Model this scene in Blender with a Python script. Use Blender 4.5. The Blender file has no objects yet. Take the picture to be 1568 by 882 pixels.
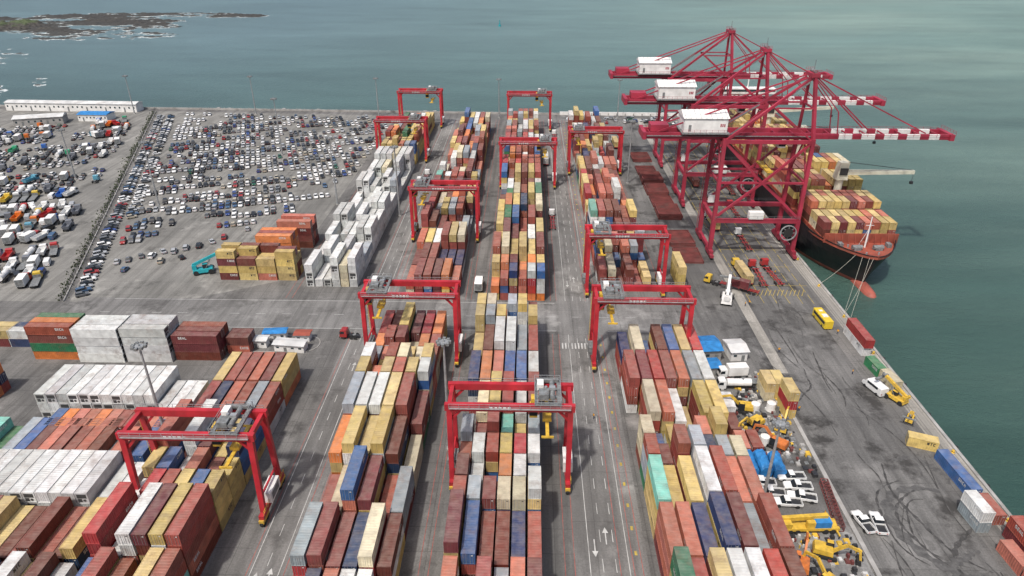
import bpy, math, random
from mathutils import Vector, Matrix, noise
R=random.Random(41)
sc=bpy.context.scene
COL=sc.collection

# ---------------------------------------------------------------- materials
def pmat(name,color=(.5,.5,.5),rough=.6,metal=0.0,var=.25,scale=1.0,dirt=0.0,dirtcol=(.12,.08,.06),objcol=False,spec=.5,fade=0.0):
    m=bpy.data.materials.new(name); m.use_nodes=True
    nt=m.node_tree; N=nt.nodes; L=nt.links
    b=N['Principled BSDF']; b.inputs['Roughness'].default_value=rough; b.inputs['Metallic'].default_value=metal
    b.inputs['Specular IOR Level'].default_value=spec
    tc=N.new('ShaderNodeTexCoord'); oi=N.new('ShaderNodeObjectInfo')
    mul=N.new('ShaderNodeMath'); mul.operation='MULTIPLY'; mul.inputs[1].default_value=173.0
    L.new(oi.outputs['Random'],mul.inputs[0])
    add=N.new('ShaderNodeVectorMath'); add.operation='ADD'
    L.new(tc.outputs['Object'],add.inputs[0]); L.new(mul.outputs[0],add.inputs[1])
    n=N.new('ShaderNodeTexNoise'); n.inputs['Scale'].default_value=scale; n.inputs['Detail'].default_value=5
    L.new(add.outputs[0],n.inputs['Vector'])
    mr=N.new('ShaderNodeMapRange'); mr.inputs[1].default_value=.3; mr.inputs[2].default_value=.7
    mr.inputs[3].default_value=1-var; mr.inputs[4].default_value=1+var*.35
    L.new(n.outputs['Fac'],mr.inputs[0])
    mx=N.new('ShaderNodeMix'); mx.data_type='RGBA'; mx.blend_type='MULTIPLY'; mx.inputs[0].default_value=1
    if objcol: L.new(oi.outputs['Color'],mx.inputs[6])
    else: mx.inputs[6].default_value=(*color,1)
    L.new(mr.outputs[0],mx.inputs[7])
    out=mx.outputs[2]
    if fade>0:
        # sun-faded, dusty paint on upward faces
        g=N.new('ShaderNodeNewGeometry'); sp=N.new('ShaderNodeSeparateXYZ'); L.new(g.outputs['Normal'],sp.inputs[0])
        n3=N.new('ShaderNodeTexNoise'); n3.inputs['Scale'].default_value=.8; n3.inputs['Detail'].default_value=7; L.new(add.outputs[0],n3.inputs['Vector'])
        r3=N.new('ShaderNodeMapRange'); r3.inputs[1].default_value=.35; r3.inputs[2].default_value=.68; r3.inputs[3].default_value=fade*.25; r3.inputs[4].default_value=fade; L.new(n3.outputs['Fac'],r3.inputs[0])
        mm=N.new('ShaderNodeMath'); mm.operation='MULTIPLY'; mm.use_clamp=True; L.new(sp.outputs['Z'],mm.inputs[0]); L.new(r3.outputs[0],mm.inputs[1])
        m3=N.new('ShaderNodeMix'); m3.data_type='RGBA'; L.new(mm.outputs[0],m3.inputs[0]); L.new(out,m3.inputs[6]); m3.inputs[7].default_value=(.43,.37,.31,1); out=m3.outputs[2]
    if dirt>0:
        n2=N.new('ShaderNodeTexNoise'); n2.inputs['Scale'].default_value=scale*.6; n2.inputs['Detail'].default_value=8
        n2.inputs['Roughness'].default_value=.75
        ad2=N.new('ShaderNodeVectorMath'); ad2.operation='ADD'; ad2.inputs[1].default_value=(31,7,13)
        L.new(add.outputs[0],ad2.inputs[0]); L.new(ad2.outputs[0],n2.inputs['Vector'])
        mr2=N.new('ShaderNodeMapRange'); mr2.inputs[1].default_value=.51; mr2.inputs[2].default_value=.69
        mr2.inputs[3].default_value=0; mr2.inputs[4].default_value=dirt
        L.new(n2.outputs['Fac'],mr2.inputs[0])
        m2=N.new('ShaderNodeMix'); m2.data_type='RGBA'
        L.new(mr2.outputs[0],m2.inputs[0]); L.new(out,m2.inputs[6]); m2.inputs[7].default_value=(*dirtcol,1)
        out=m2.outputs[2]
    L.new(out,b.inputs['Base Color'])
    return m

def ground_mat(name,c1,c2,joint=6.0,stain=.6,patch=.03,jointdark=.8,st0=.56):
    m=bpy.data.materials.new(name); m.use_nodes=True
    nt=m.node_tree; N=nt.nodes; L=nt.links
    b=N['Principled BSDF']; b.inputs['Roughness'].default_value=.88; b.inputs['Specular IOR Level'].default_value=.25
    g=N.new('ShaderNodeNewGeometry'); P=g.outputs['Position']
    def noi(scale,detail=6,rough=.6,off=(0,0,0),stretch=None):
        mp=N.new('ShaderNodeMapping'); mp.inputs['Location'].default_value=off
        if stretch: mp.inputs['Scale'].default_value=stretch
        L.new(P,mp.inputs[0])
        n=N.new('ShaderNodeTexNoise'); n.inputs['Scale'].default_value=scale; n.inputs['Detail'].default_value=detail; n.inputs['Roughness'].default_value=rough
        L.new(mp.outputs[0],n.inputs['Vector']); return n.outputs['Fac']
    def mr(s,a,b_,c,d):
        x=N.new('ShaderNodeMapRange'); x.inputs[1].default_value=a; x.inputs[2].default_value=b_; x.inputs[3].default_value=c; x.inputs[4].default_value=d
        L.new(s,x.inputs[0]); return x.outputs[0]
    def mixc(f,a,b_,bt='MIX'):
        x=N.new('ShaderNodeMix'); x.data_type='RGBA'; x.blend_type=bt
        if isinstance(f,(int,float)): x.inputs[0].default_value=f
        else: L.new(f,x.inputs[0])
        for i,v in ((6,a),(7,b_)):
            if isinstance(v,tuple): x.inputs[i].default_value=(*v,1)
            else: L.new(v,x.inputs[i])
        return x.outputs[2]
    base=mixc(mr(noi(patch),.4,.62,0,1),c1,c2)
    base=mixc(mr(noi(.5,4,.6,(5,5,0),(1,.05,1)),.42,.68,0,.6),base,tuple(x*.5 for x in c1))
    base=mixc(1.0,base,mr(noi(2.5,6,.7,(9,2,0)),.3,.7,.72,1.18),'MULTIPLY')
    base=mixc(mr(noi(.09,9,.68,(40,11,0)),st0,st0+.1,0,stain),base,(.038,.036,.034))
    base=mixc(mr(noi(.06,8,.7,(80,31,0)),.56,.72,0,.6),base,tuple(min(1,x*1.8) for x in c2))
    base=mixc(mr(noi(.03,10,.75,(180,131,0),(1,.4,1)),.5,.6,0,.5),base,tuple(x*.55 for x in c1))
    br=N.new('ShaderNodeTexBrick'); br.offset=0.0; br.inputs['Scale'].default_value=1.0
    br.inputs['Brick Width'].default_value=joint; br.inputs['Row Height'].default_value=joint; br.inputs['Mortar Size'].default_value=.07
    br.inputs['Color1'].default_value=(1,1,1,1); br.inputs['Color2'].default_value=(.88,.88,.88,1); br.inputs['Mortar'].default_value=(jointdark*.7,jointdark*.7,jointdark*.7,1)
    L.new(P,br.inputs['Vector'])
    base=mixc(.8,base,br.outputs['Color'],'MULTIPLY')
    L.new(base,b.inputs['Base Color'])
    return m

M={}
M['cont']=pmat('container_paint',rough=.58,var=.28,scale=.55,dirt=.52,dirtcol=(.17,.095,.065),objcol=True,spec=.3,fade=.24)
M['contdark']=pmat('container_dark_parts',(.05,.05,.05),.6)
M['white']=pmat('white_marking_paint',(.55,.55,.53),.6,var=.3)
M['black']=pmat('black_paint',(.03,.03,.032),.5)
M['carpaint']=pmat('vehicle_paint',rough=.28,var=.1,scale=.8,objcol=True,dirt=.15,dirtcol=(.25,.2,.15))
M['glass']=pmat('vehicle_glass',(.02,.025,.03),.12,var=.1)
M['tyre']=pmat('tyre_rubber',(.02,.02,.02),.85)
M['lampred']=pmat('red_lamp',(.4,.02,.02),.3)
M['rtgred']=pmat('gantry_red_paint',(.45,.024,.035),.45,var=.38,scale=.3,dirt=.35,dirtcol=(.18,.05,.04))
M['stsred']=pmat('crane_crimson_paint',(.35,.03,.057),.5,var=.38,scale=.15,dirt=.4,dirtcol=(.2,.07,.07))
M['grey']=pmat('machinery_grey',(.2,.21,.21),.55,var=.5,scale=1.5,dirt=.5)
M['steel']=pmat('galvanised_steel',(.38,.39,.39),.45,metal=.4)
M['yellow']=pmat('safety_yellow_paint',(.64,.41,.05),.5,var=.3,dirt=.45)
M['housewhite']=pmat('machinery_house_white',(.76,.75,.72),.5,var=.2,scale=.4,dirt=.25,dirtcol=(.35,.28,.2))
M['concrete']=pmat('concrete',(.34,.33,.31),.85,var=.35,scale=.3,dirt=.3)
M['roofwhite']=pmat('painted_metal_roof',(.6,.6,.58),.5,var=.3,scale=.2,dirt=.35,dirtcol=(.3,.2,.12))
M['blue']=pmat('blue_tarpaulin',(.03,.2,.48),.5,var=.35,scale=.8)
M['orange']=pmat('orange_machine_paint',(.58,.17,.04),.5,var=.35,dirt=.45)
M['teal']=pmat('teal_machine_paint',(.02,.32,.36),.5)
M['hatch']=pmat('hatch_cover_red_oxide',(.17,.045,.04),.7,var=.5,scale=.3,dirt=.7,dirtcol=(.1,.07,.06))
M['hullblack']=pmat('hull_black_paint',(.014,.016,.02),.45,var=.5,scale=.08,dirt=.35,dirtcol=(.09,.055,.045))
M['hullred']=pmat('hull_antifouling_red',(.38,.1,.07),.65,var=.4,scale=.15,dirt=.5)
M['deckred']=pmat('ship_deck_red',(.31,.07,.042),.65,var=.4,scale=.3,dirt=.5)
M['cream']=pmat('ship_crane_cream',(.62,.6,.48),.5,var=.2,scale=.4,dirt=.2)
M['rope']=pmat('rope',(.4,.38,.32),.9)
M['green']=pmat('weeds',(.06,.09,.03),.9,var=.6,scale=.6,dirt=.8,dirtcol=(.12,.1,.07))
M['win']=pmat('window_glass',(.03,.05,.06),.15)

# ---------------------------------------------------------------- mesh builder
class MB:
    def __init__(s): s.v=[]; s.f=[]; s.m=[]
    def add(s,vs,fs,mi=0):
        o=len(s.v); s.v+= [tuple(v) for v in vs]
        for f in fs: s.f.append([i+o for i in f]); s.m.append(mi)
    def box(s,x0,x1,y0,y1,z0,z1,mi=0):
        s.add([(x0,y0,z0),(x1,y0,z0),(x1,y1,z0),(x0,y1,z0),(x0,y0,z1),(x1,y0,z1),(x1,y1,z1),(x0,y1,z1)],
              [(3,2,1,0),(4,5,6,7),(0,1,5,4),(1,2,6,5),(2,3,7,6),(3,0,4,7)],mi)
    def taper(s,x0,x1,y0,y1,z0,z1,ix,iy0,iy1,mi=0,side=None):
        s.add([(x0,y0,z0),(x1,y0,z0),(x1,y1,z0),(x0,y1,z0),(x0+ix,y0+iy0,z1),(x1-ix,y0+iy0,z1),(x1-ix,y1-iy1,z1),(x0+ix,y1-iy1,z1)],
              [(3,2,1,0),(4,5,6,7),(0,1,5,4),(1,2,6,5),(2,3,7,6),(3,0,4,7)],mi)
    def beam(s,p,q,w,h,mi=0):
        p=Vector(p);q=Vector(q);d=(q-p)
        if d.length<1e-6:return
        d.normalize()
        up=Vector((0,0,1)) if abs(d.z)<.98 else Vector((0,1,0))
        a=d.cross(up).normalized()*(w/2); b=a.cross(d).normalized()*(h/2)
        s.add([p-a-b,p+a-b,p+a+b,p-a+b,q-a-b,q+a-b,q+a+b,q-a+b],
              [(3,2,1,0),(4,5,6,7),(0,1,5,4),(1,2,6,5),(2,3,7,6),(3,0,4,7)],mi)
    def cyl(s,p,q,r,n=10,mi=0,r2=None):
        p=Vector(p);q=Vector(q);d=(q-p).normalized(); r2=r if r2 is None else r2
        up=Vector((0,0,1)) if abs(d.z)<.98 else Vector((0,1,0))
        a=d.cross(up).normalized(); b=a.cross(d).normalized()
        vs=[p+(a*math.cos(2*math.pi*i/n)+b*math.sin(2*math.pi*i/n))*r for i in range(n)]
        vs+=[q+(a*math.cos(2*math.pi*i/n)+b*math.sin(2*math.pi*i/n))*r2 for i in range(n)]
        fs=[(i,(i+1)%n,n+(i+1)%n,n+i) for i in range(n)]+[tuple(range(n))[::-1],tuple(range(n,2*n))]
        s.add(vs,fs,mi)
    def quad(s,pts,mi=0): s.add(pts,[tuple(range(len(pts)))],mi)
    def rail(s,p,q,h=1.0,mi=0,n=6,t=.07):
        p=Vector(p);q=Vector(q);u=Vector((0,0,h))
        s.beam(p+u,q+u,t,t,mi); s.beam(p+u*.5,q+u*.5,t*.8,t*.8,mi)
        for i in range(n+1):
            a=p.lerp(q,i/n); s.beam(a,a+u,t,t,mi)
    def mesh(s,name,mats):
        me=bpy.data.meshes.new(name); me.from_pydata(s.v,[],s.f)
        for m in mats: me.materials.append(M[m])
        me.polygons.foreach_set('material_index',s.m); me.update(); return me

def obj(name,me,loc=(0,0,0),rz=0.0,color=None,scale=None):
    o=bpy.data.objects.new(name,me); o.location=loc; o.rotation_euler=(0,0,rz)
    if color: o.color=(*color,1)
    if scale: o.scale=scale
    COL.objects.link(o); return o

# ---------------------------------------------------------------- containers
FONT={'A':["010","101","111","101","101"],'E':["111","100","111","100","111"],'L':["100","100","100","100","111"],
'N':["101","111","111","111","101"],'O':["111","101","101","101","111"],'R':["110","101","110","101","101"],
'S':["111","100","111","001","111"],'T':["111","010","010","010","010"],'C':["111","100","100","100","111"],'U':["101","101","101","101","111"]}
def word(mb,txt,face,cx,z,h,mi,y=None):
    px=h/5; w=len(txt)*4*px; 
    for k,ch in enumerate(txt):
        for r,row in enumerate(FONT[ch]):
            for c,b in enumerate(row):
                if b=='1':
                    a=-w/2+(k*4+c)*px; zz=z+h-(r+1)*px
                    if face=='+x': mb.quad([(y,cx+a,zz),(y,cx+a+px,zz),(y,cx+a+px,zz+px),(y,cx+a,zz+px)],mi)
                    if face=='-x': mb.quad([(y,cx-a,zz),(y,cx-a-px,zz),(y,cx-a-px,zz+px),(y,cx-a,zz+px)],mi)
CW=2.44; CH=2.59
def container_mesh(name,Lc,logo=None,lm=2,reefer=False,flip=False,dent=0):
    mb=MB(); w=CW/2; l=Lc/2; t=.15
    for sx in(-1,1):
        for sy in(-1,1):
            x0,x1=sorted((sx*w,sx*(w-t))); y0,y1=sorted((sy*l,sy*(l-t)))
            mb.box(x0,x1,y0,y1,0,CH,0)
        x0,x1=sorted((sx*(w-.01),sx*(w-.12)))
        mb.box(x0,x1,-l+t,l-t,.02,.18,0); mb.box(x0,x1,-l+t,l-t,CH-.1,CH-.01,0)
        n=int(Lc/.52); st=(2*l-2*t)/n
        if reefer:
            mb.quad([(sx*(w-.03),-l+t,.18),(sx*(w-.03),l-t,.18),(sx*(w-.03),l-t,CH-.1),(sx*(w-.03),-l+t,CH-.1)],0)
        else:
            pr=[]
            for i in range(n):
                y=-l+t+i*st; pr+=[(y,0),(y+st*.35,0),(y+st*.5,1),(y+st*.85,1)]
            pr.append((l-t,0))
            for (ya,a),(yb,b) in zip(pr,pr[1:]):
                xa=sx*(w-.03-a*.05); xb=sx*(w-.03-b*.05)
                mb.quad([(xa,ya,.18),(xb,yb,.18),(xb,yb,CH-.1),(xa,ya,CH-.1)],0)
    n=int(Lc/.6); st=(2*l-2*t)/n; pr=[]
    for i in range(n):
        y=-l+t+i*st; pr+=[(y,0),(y+st*.5,0),(y+st*.6,1),(y+st*.9,1)]
    pr.append((l-t,0))
    for (ya,a),(yb,b) in zip(pr,pr[1:]):
        za=CH-.035-a*.03; zb=CH-.035-b*.03
        mb.quad([(-w+.12,ya,za),(w-.12,ya,za),(w-.12,yb,zb),(-w+.12,yb,zb)],0)
    mb.box(-w+t,w-t,-l,-l+.12,CH-.13,CH-.012,0); mb.box(-w+t,w-t,l-.12,l,CH-.13,CH-.012,0)
    mb.box(-w+t,w-t,-l,-l+.12,.02,.15,0); mb.box(-w+t,w-t,l-.12,l,.02,.15,0)
    for e in (-1,1):
        ye=e*(l-.05)
        mb.quad([(-w+t,ye,.15),(w-t,ye,.15),(w-t,ye,CH-.13),(-w+t,ye,CH-.13)],0)
        if reefer and e==-1:
            mb.box(-w+.3,w-.3,ye-.04,ye+.02,1.25,2.2,1); mb.box(-w+.35,-.1,ye-.045,ye+.02,.3,1.1,1); mb.cyl((.4,ye-.05,.7),(.4,ye,.7),.3,8,1)
        else:
            for x in(-.85,-.35,.35,.85): mb.cyl((x,ye+e*.045,.12),(x,ye+e*.045,CH-.1),.03,5,3 if e<0 else 0)
            mb.box(-.02,.02,min(ye,ye+e*.01),max(ye,ye+e*.01),.15,CH-.13,1)
            if e<0: mb.quad([(.5,ye-.01,1.95),(.85,ye-.01,1.95),(.85,ye-.01,2.15),(.5,ye-.01,2.15)],lm)
    mb.quad([(-w+.1,-l+.1,.12),(w-.1,-l+.1,.12),(w-.1,l-.1,.12),(-w+.1,l-.1,.12)],1)
    if logo:
        big=.75
        word(mb,logo,'+x',l*.55 if not flip else -l*.5,1.45,big,lm,w-.024)
        word(mb,logo,'-x',-l*.55,1.45,big,lm,-w+.024)
    return mb.mesh(name,['cont','contdark','white','steel','black'])
L40=12.19;L20=6.06
C40=[container_mesh('container_40ft_a',L40),container_mesh('container_40ft_b',L40,'ORCA',2),container_mesh('container_40ft_c',L40,'SEAL',2,flip=True),container_mesh('container_40ft_h',L40)]
C40B=[container_mesh('container_40ft_e',L40,'NTC',4),container_mesh('container_40ft_f',L40,None,4,flip=True)]
C20=[container_mesh('container_20ft_a',L20),container_mesh('container_20ft_b',L20,'CARO',2)]
C20B=[container_mesh('container_20ft_c',L20,'NTC',4),container_mesh('container_20ft_d',L20)]
CR=container_mesh('reefer_container_40ft',L40,None,1,reefer=True)
PAL={'brown':(.165,.038,.032),'redbrown':(.29,.063,.044),'coral':(.48,.135,.08),'yellow':(.57,.42,.14),'white':(.60,.61,.59),'orange':(.63,.18,.035),
'blue':(.035,.12,.31),'navy':(.022,.04,.11),'grey':(.30,.34,.37),'green':(.035,.18,.085),'teal':(.16,.46,.37),'red':(.38,.032,.032),'cream':(.58,.51,.34)}
W_MIX=[('brown',22),('redbrown',20),('coral',14),('yellow',22),('white',14),('orange',5),('blue',6),('navy',5),('grey',5),('green',2),('teal',2),('red',5),('cream',5)]
W_YEL=[('yellow',42),('brown',20),('redbrown',10),('coral',8),('white',6),('orange',4),('blue',5),('green',3),('grey',4),('red',2)]
W_WH=[('white',90),('cream',4),('grey',4),('teal',1)]
W_COL=[('coral',24),('redbrown',16),('blue',16),('teal',11),('green',6),('orange',10),('grey',8),('brown',10),('white',5)]
def pick(w):
    t=R.random()*sum(x[1] for x in w)
    for n,a in w:
        t-=a
        if t<=0:return n
    return w[0][0]
NC=0
def cont(x,y,z,ft=40,rz=0.0,cname=None,wts=W_MIX,reefer=False):
    global NC; NC+=1
    c=cname or pick(wts); b=PAL[c]; k=R.uniform(.74,1.18); g=sum(b)/3; d=R.uniform(0,.2)
    col=tuple(min(.76,max(.012,(v*(1-d)+g*d)*k+R.uniform(-.008,.008))) for v in b)
    if reefer: me=CR; nm='reefer_container'
    elif ft==40: me=R.choice(C40B) if c in('yellow','cream','white') and R.random()<.7 else R.choice(C40); nm='shipping_container'
    else: me=R.choice(C20B) if c in('yellow','cream') else R.choice(C20); nm='shipping_container'
    if R.random()<.5: rz+=math.pi
    obj(nm,me,(x+R.uniform(-.05,.05),y+R.uniform(-.1,.1),z),rz+R.uniform(-.003,.003),col)
def block(x0,ncol,y0,y1,pitch=2.84,h=4,wts=W_MIX,hole=.05,reefer=0.0,p20=.25,gap=0.0,hv=1,hmax=5,hmin=0):
    y=y0
    while y+12.2<=y1:
        hb=h+R.choice([-1,0,0,0,1])*hv
        theme=wts if R.random()<.8 else [(pick(wts),25)]+wts
        two=R.random()<p20
        for (yc,ft) in ([(y+6.1,40)] if not two else [(y+3.03,20),(y+9.3,20)]):
            for i in range(ncol):
                if R.random()<hole: hh=R.choice([0,1,2,2])
                else: hh=hb+R.choice([-2,-1,-1,0,0,0,0,0,1])*hv
                hh=max(hmin,min(hmax,hh)); x=x0+CW/2+i*pitch
                cc=pick(theme)
                for k in range(hh):
                    if R.random()<.65: cc=pick(theme)
                    rf=reefer>0 and cc=='white' and R.random()<reefer and ft==40
                    cont(x,yc,k*CH,ft,0,cc,reefer=rf)
        y+=12.62
        if R.random()<gap: y+=R.choice([2,3])
# upper yard
block(-71.5,6,196,322,h=3,wts=W_WH,reefer=.7,p20=.15,hmax=4,hole=.08,hmin=1)
block(-71.5,6,326,402,h=4,wts=W_YEL,hmax=5)
block(-37.9,6,190,402,h=4,hole=.04)
block(-10.8,6,188,402,h=5,hole=.02,hmin=2)
block(23.4,6,195,402,h=4,hmax=5,wts=W_MIX,hole=.08)
# lower yard
block(-75,6,56,120,h=4,wts=W_MIX,hole=.03)
block(-75,6,120.5,146,h=4,wts=[('brown',22),('redbrown',20),('coral',14),('navy',10),('yellow',12),('grey',6),('white',6),('orange',4)],hole=.0,hmax=5,hmin=3)
block(-39.4,6,54.5,169,h=4,hmax=5,hole=.03,pitch=2.9,hmin=1)
block(-13.4,6,55.5,169,h=4,hmax=5,hole=.04,p20=.35)
block(25.0,7,56,119,pitch=2.95,h=4,hole=.03,hmax=5)
block(24.6,7,119.8,161,pitch=2.92,h=4,hole=.1,hmax=4,p20=.45)

def grid(x0,y0,nx,ny,hs,along='Y',ft=40,wts=W_MIX,reefer=False,names=None):
    Lc=L40 if ft==40 else L20
    for i in range(nx):
        for j in range(ny):
            hh=hs() if callable(hs) else hs
            cn=None
            for k in range(hh):
                if names: cn=names[(k+i*3+j)%len(names)]
                if along=='Y': cont(x0+CW/2+i*(CW+.14),y0+Lc/2+j*(Lc+.3),k*CH,ft,0,cn,wts,reefer)
                else: cont(x0+Lc/2+i*(Lc+.4),y0+CW/2+j*(CW+.14),k*CH,ft,math.pi/2,cn,wts,reefer)
grid(-101.5,200,4,3,lambda:R.choice([3,4,4]),'X',ft=20,wts=[('yellow',55),('brown',35),('coral',3)])
grid(-93,213,1,3,4,'X',wts=[('orange',90),('redbrown',10)])
grid(-90,226,1,3,lambda:R.choice([3,4]),'X',wts=[('brown',80),('coral',20)])
grid(-133,152,1,3,4,'X',names=['orange','green','brown','redbrown'])
grid(-120,151,1,3,4,'X',wts=[('white',1)],reefer=True)
grid(-107.3,151.5,1,3,4,'X',wts=[('white',1)],reefer=True)
grid(-94.4,152.5,1,3,3,'X',wts=[('brown',5),('redbrown',1)])
grid(-81.6,156,1,2,2,'X',ft=20,wts=[('brown',3),('coral',1)])
grid(-150,158,2,2,lambda:R.choice([1,2]),'X',ft=20,wts=[('navy',1),('white',1),('brown',1)])
grid(-168,158,2,2,2,'X',ft=40,wts=W_MIX)
grid(-137,134,1,2,3,'X',ft=20,names=['orange','redbrown','navy'])
grid(-114.5,126.5,11,1,3,'Y',wts=[('white',1)],reefer=True)
grid(-85.6,124,3,1,2,'Y',wts=[('white',1)],reefer=True)
grid(-108,118.5,11,1,2,'Y',ft=20,wts=W_COL)
grid(-130,109,12,1,lambda:R.choice([1,2,2]),'Y',ft=40,wts=W_COL)
grid(-98.6,109,7,1,lambda:R.choice([1,2]),'Y',ft=40,wts=W_COL)
grid(-120,95.5,14,1,3,'Y',wts=[('white',12),('cream',1)],reefer=True)
grid(-83.4,95,2,1,2,'Y',wts=[('white',1)],reefer=True)
grid(-120,82.5,16,1,lambda:R.choice([2,3,3]),'Y',wts=[('yellow',5),('brown',4),('cream',2),('redbrown',2),('navy',1)])
grid(-120,69.5,16,1,lambda:R.choice([2,3,3]),'Y',wts=W_MIX)
grid(-120,56.5,16,1,lambda:R.choice([2,3]),'Y',wts=W_MIX)
grid(49,197,1,1,3,'Y',wts=[('yellow',1)]); 
grid(62,131,1,1,3,'Y',ft=20,wts=[('yellow',3),('red',1)]); grid(59.2,138,2,1,2,'Y',ft=20,wts=[('yellow',3),('cream',1)])
for (x,y,z,ft,rz,c) in [(93.2,165,0,40,.0,'white'),(93.4,164.5,CH,40,0,'red'),(92.5,152,0,20,.1,'green'),(93.8,146,0,20,.15,'cream'),(89.8,122,0,20,1.2,'yellow'),
    (92.2,112,0,40,.05,'blue'),(88.8,100,0,20,.05,'grey'),(88.8,100,CH,20,.05,'white'),(93.0,102,0,20,.04,'redbrown'),(93.8,90.5,0,40,.02,'brown'),(93.8,90.5,CH,40,.02,'redbrown'),(90.6,90,0,20,.06,'coral'),(91,83.3,0,20,.03,'coral'),(93.6,77,0,40,.03,'redbrown'),(93.6,77,CH,40,.03,'brown'),(88.6,77,0,20,0,'coral')]:
    cont(x,y,z,ft,rz,c)

# ---------------------------------------------------------------- land, quay, sea
land=[(97.5,-400),(97.5,428),(80,428),(-240,440),(-520,452),(-1200,470),(-1200,-400)]
mb=MB(); n=len(land)
mb.quad([(x,y,0) for x,y in land],0)
for i in range(n):
    a=land[i];b=land[(i+1)%n]; mb.quad([(a[0],a[1],0),(b[0],b[1],0),(b[0],b[1],-8),(a[0],a[1],-8)],1)
M['asphalt']=ground_mat('yard_asphalt',(.14,.136,.13),(.205,.198,.187),6,.65)
M['carpark']=ground_mat('car_park_surface',(.2,.195,.18),(.27,.262,.24),9,.55)
M['apron']=ground_mat('apron_asphalt',(.135,.132,.127),(.19,.185,.176),11,.9,.05,.95,.52)
M['quayconc']=ground_mat('quay_concrete',(.3,.285,.255),(.38,.36,.32),8,.35)
M['road']=ground_mat('road_asphalt',(.175,.17,.163),(.24,.235,.224),14,.55,.04,.9)
obj('ground',mb.mesh('ground',['asphalt','concrete']))
def sheet(name,pts,z,m):
    mb=MB(); mb.quad([(x,y,z) for x,y in pts],0); return obj(name,mb.mesh(name,[m]))
sheet('car_park',[(-81,200),(-81,424),(-235,432),(-143,184),(-110,184)],.012,'carpark')
sheet('truck_park',[(-147,184),(-239,432),(-520,440),(-520,184)],.012,'carpark')
sheet('quay_apron',[(46,-200),(88,-200),(88,420),(46,420)],.012,'apron')
sheet('quay_edge',[(93.0,-200),(97.4,-200),(97.4,427.9),(93.0,427.9)],.02,'quayconc')
for nm,a,b in (('road',9.5,23.2),('road',-51,-41),):
    sheet(nm,[(a,-100),(b,-100),(b,418),(a,418)],.012,'road')
sheet('cross_road',[(-140,169.5),(46,169.5),(46,187),(-140,187)],.02,'road')
mb=MB(); mb.box(96.7,97.45,-200,427.5,.02,.32,0); obj('quay_kerb',mb.mesh('quay_kerb',['concrete']))
mb=MB(); 
for y in range(-190,425,12):
    mb.box(97.52,98.1,y-.7,y+.7,-2.6,-.2,0); mb.cyl((97.8,y,-2.9),(97.8,y,0),.45,8,0)
obj('quay_fender',mb.mesh('quay_fender',['tyre']))
mbb=MB(); mbb.cyl((0,0,0),(0,0,.5),.22,10,0); mbb.cyl((0,0,.5),(0,0,.66),.38,10,0,.3); mbb.box(-.4,.4,-.4,.4,0,.06,0); mebol=mbb.mesh('mooring_bollard',['yellow'])
for y in range(60,425,20): obj('mooring_bollard',mebol,(95.9,y,.02))
mb=MB(); mb.box(64.0,64.9,40,150,0,.35,0); obj('concrete_kerb',mb.mesh('kerb',['concrete']))
mb=MB()
def wallseg(a,b,h,t,mi): mb.beam((a[0],a[1],h/2),(b[0],b[1],h/2),t,h,mi)
wallseg((97,426.5),(20,428.5),2.0,.6,1); wallseg((20,428.5),(-240,438),1.1,.6,0)
wallseg((-240,438),(-520,449),1.1,.6,0)
for i in range(60):
    x=97-i*5.2; y=426.5+ (97-x)*.036; mb.box(x-.3,x+.3,y-1,y-.4,0,1.3,0)
obj('sea_wall',mb.mesh('sea_wall',['concrete','housewhite']))
mb=MB()
for i in range(260):
    t=R.random(); x=90-t*600; y=429.5+(97-x)*.0365+R.uniform(0,4); s=R.uniform(.8,1.8); z=-3.2+R.uniform(0,2)-(y-430-(97-x)*.0365)*.3
    mb.taper(x-s,x+s,y-s,y+s,z-1,z+s,.4*s,.4*s,.3*s,0)
obj('breakwater_rocks',mb.mesh('breakwater',['concrete']))

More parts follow.
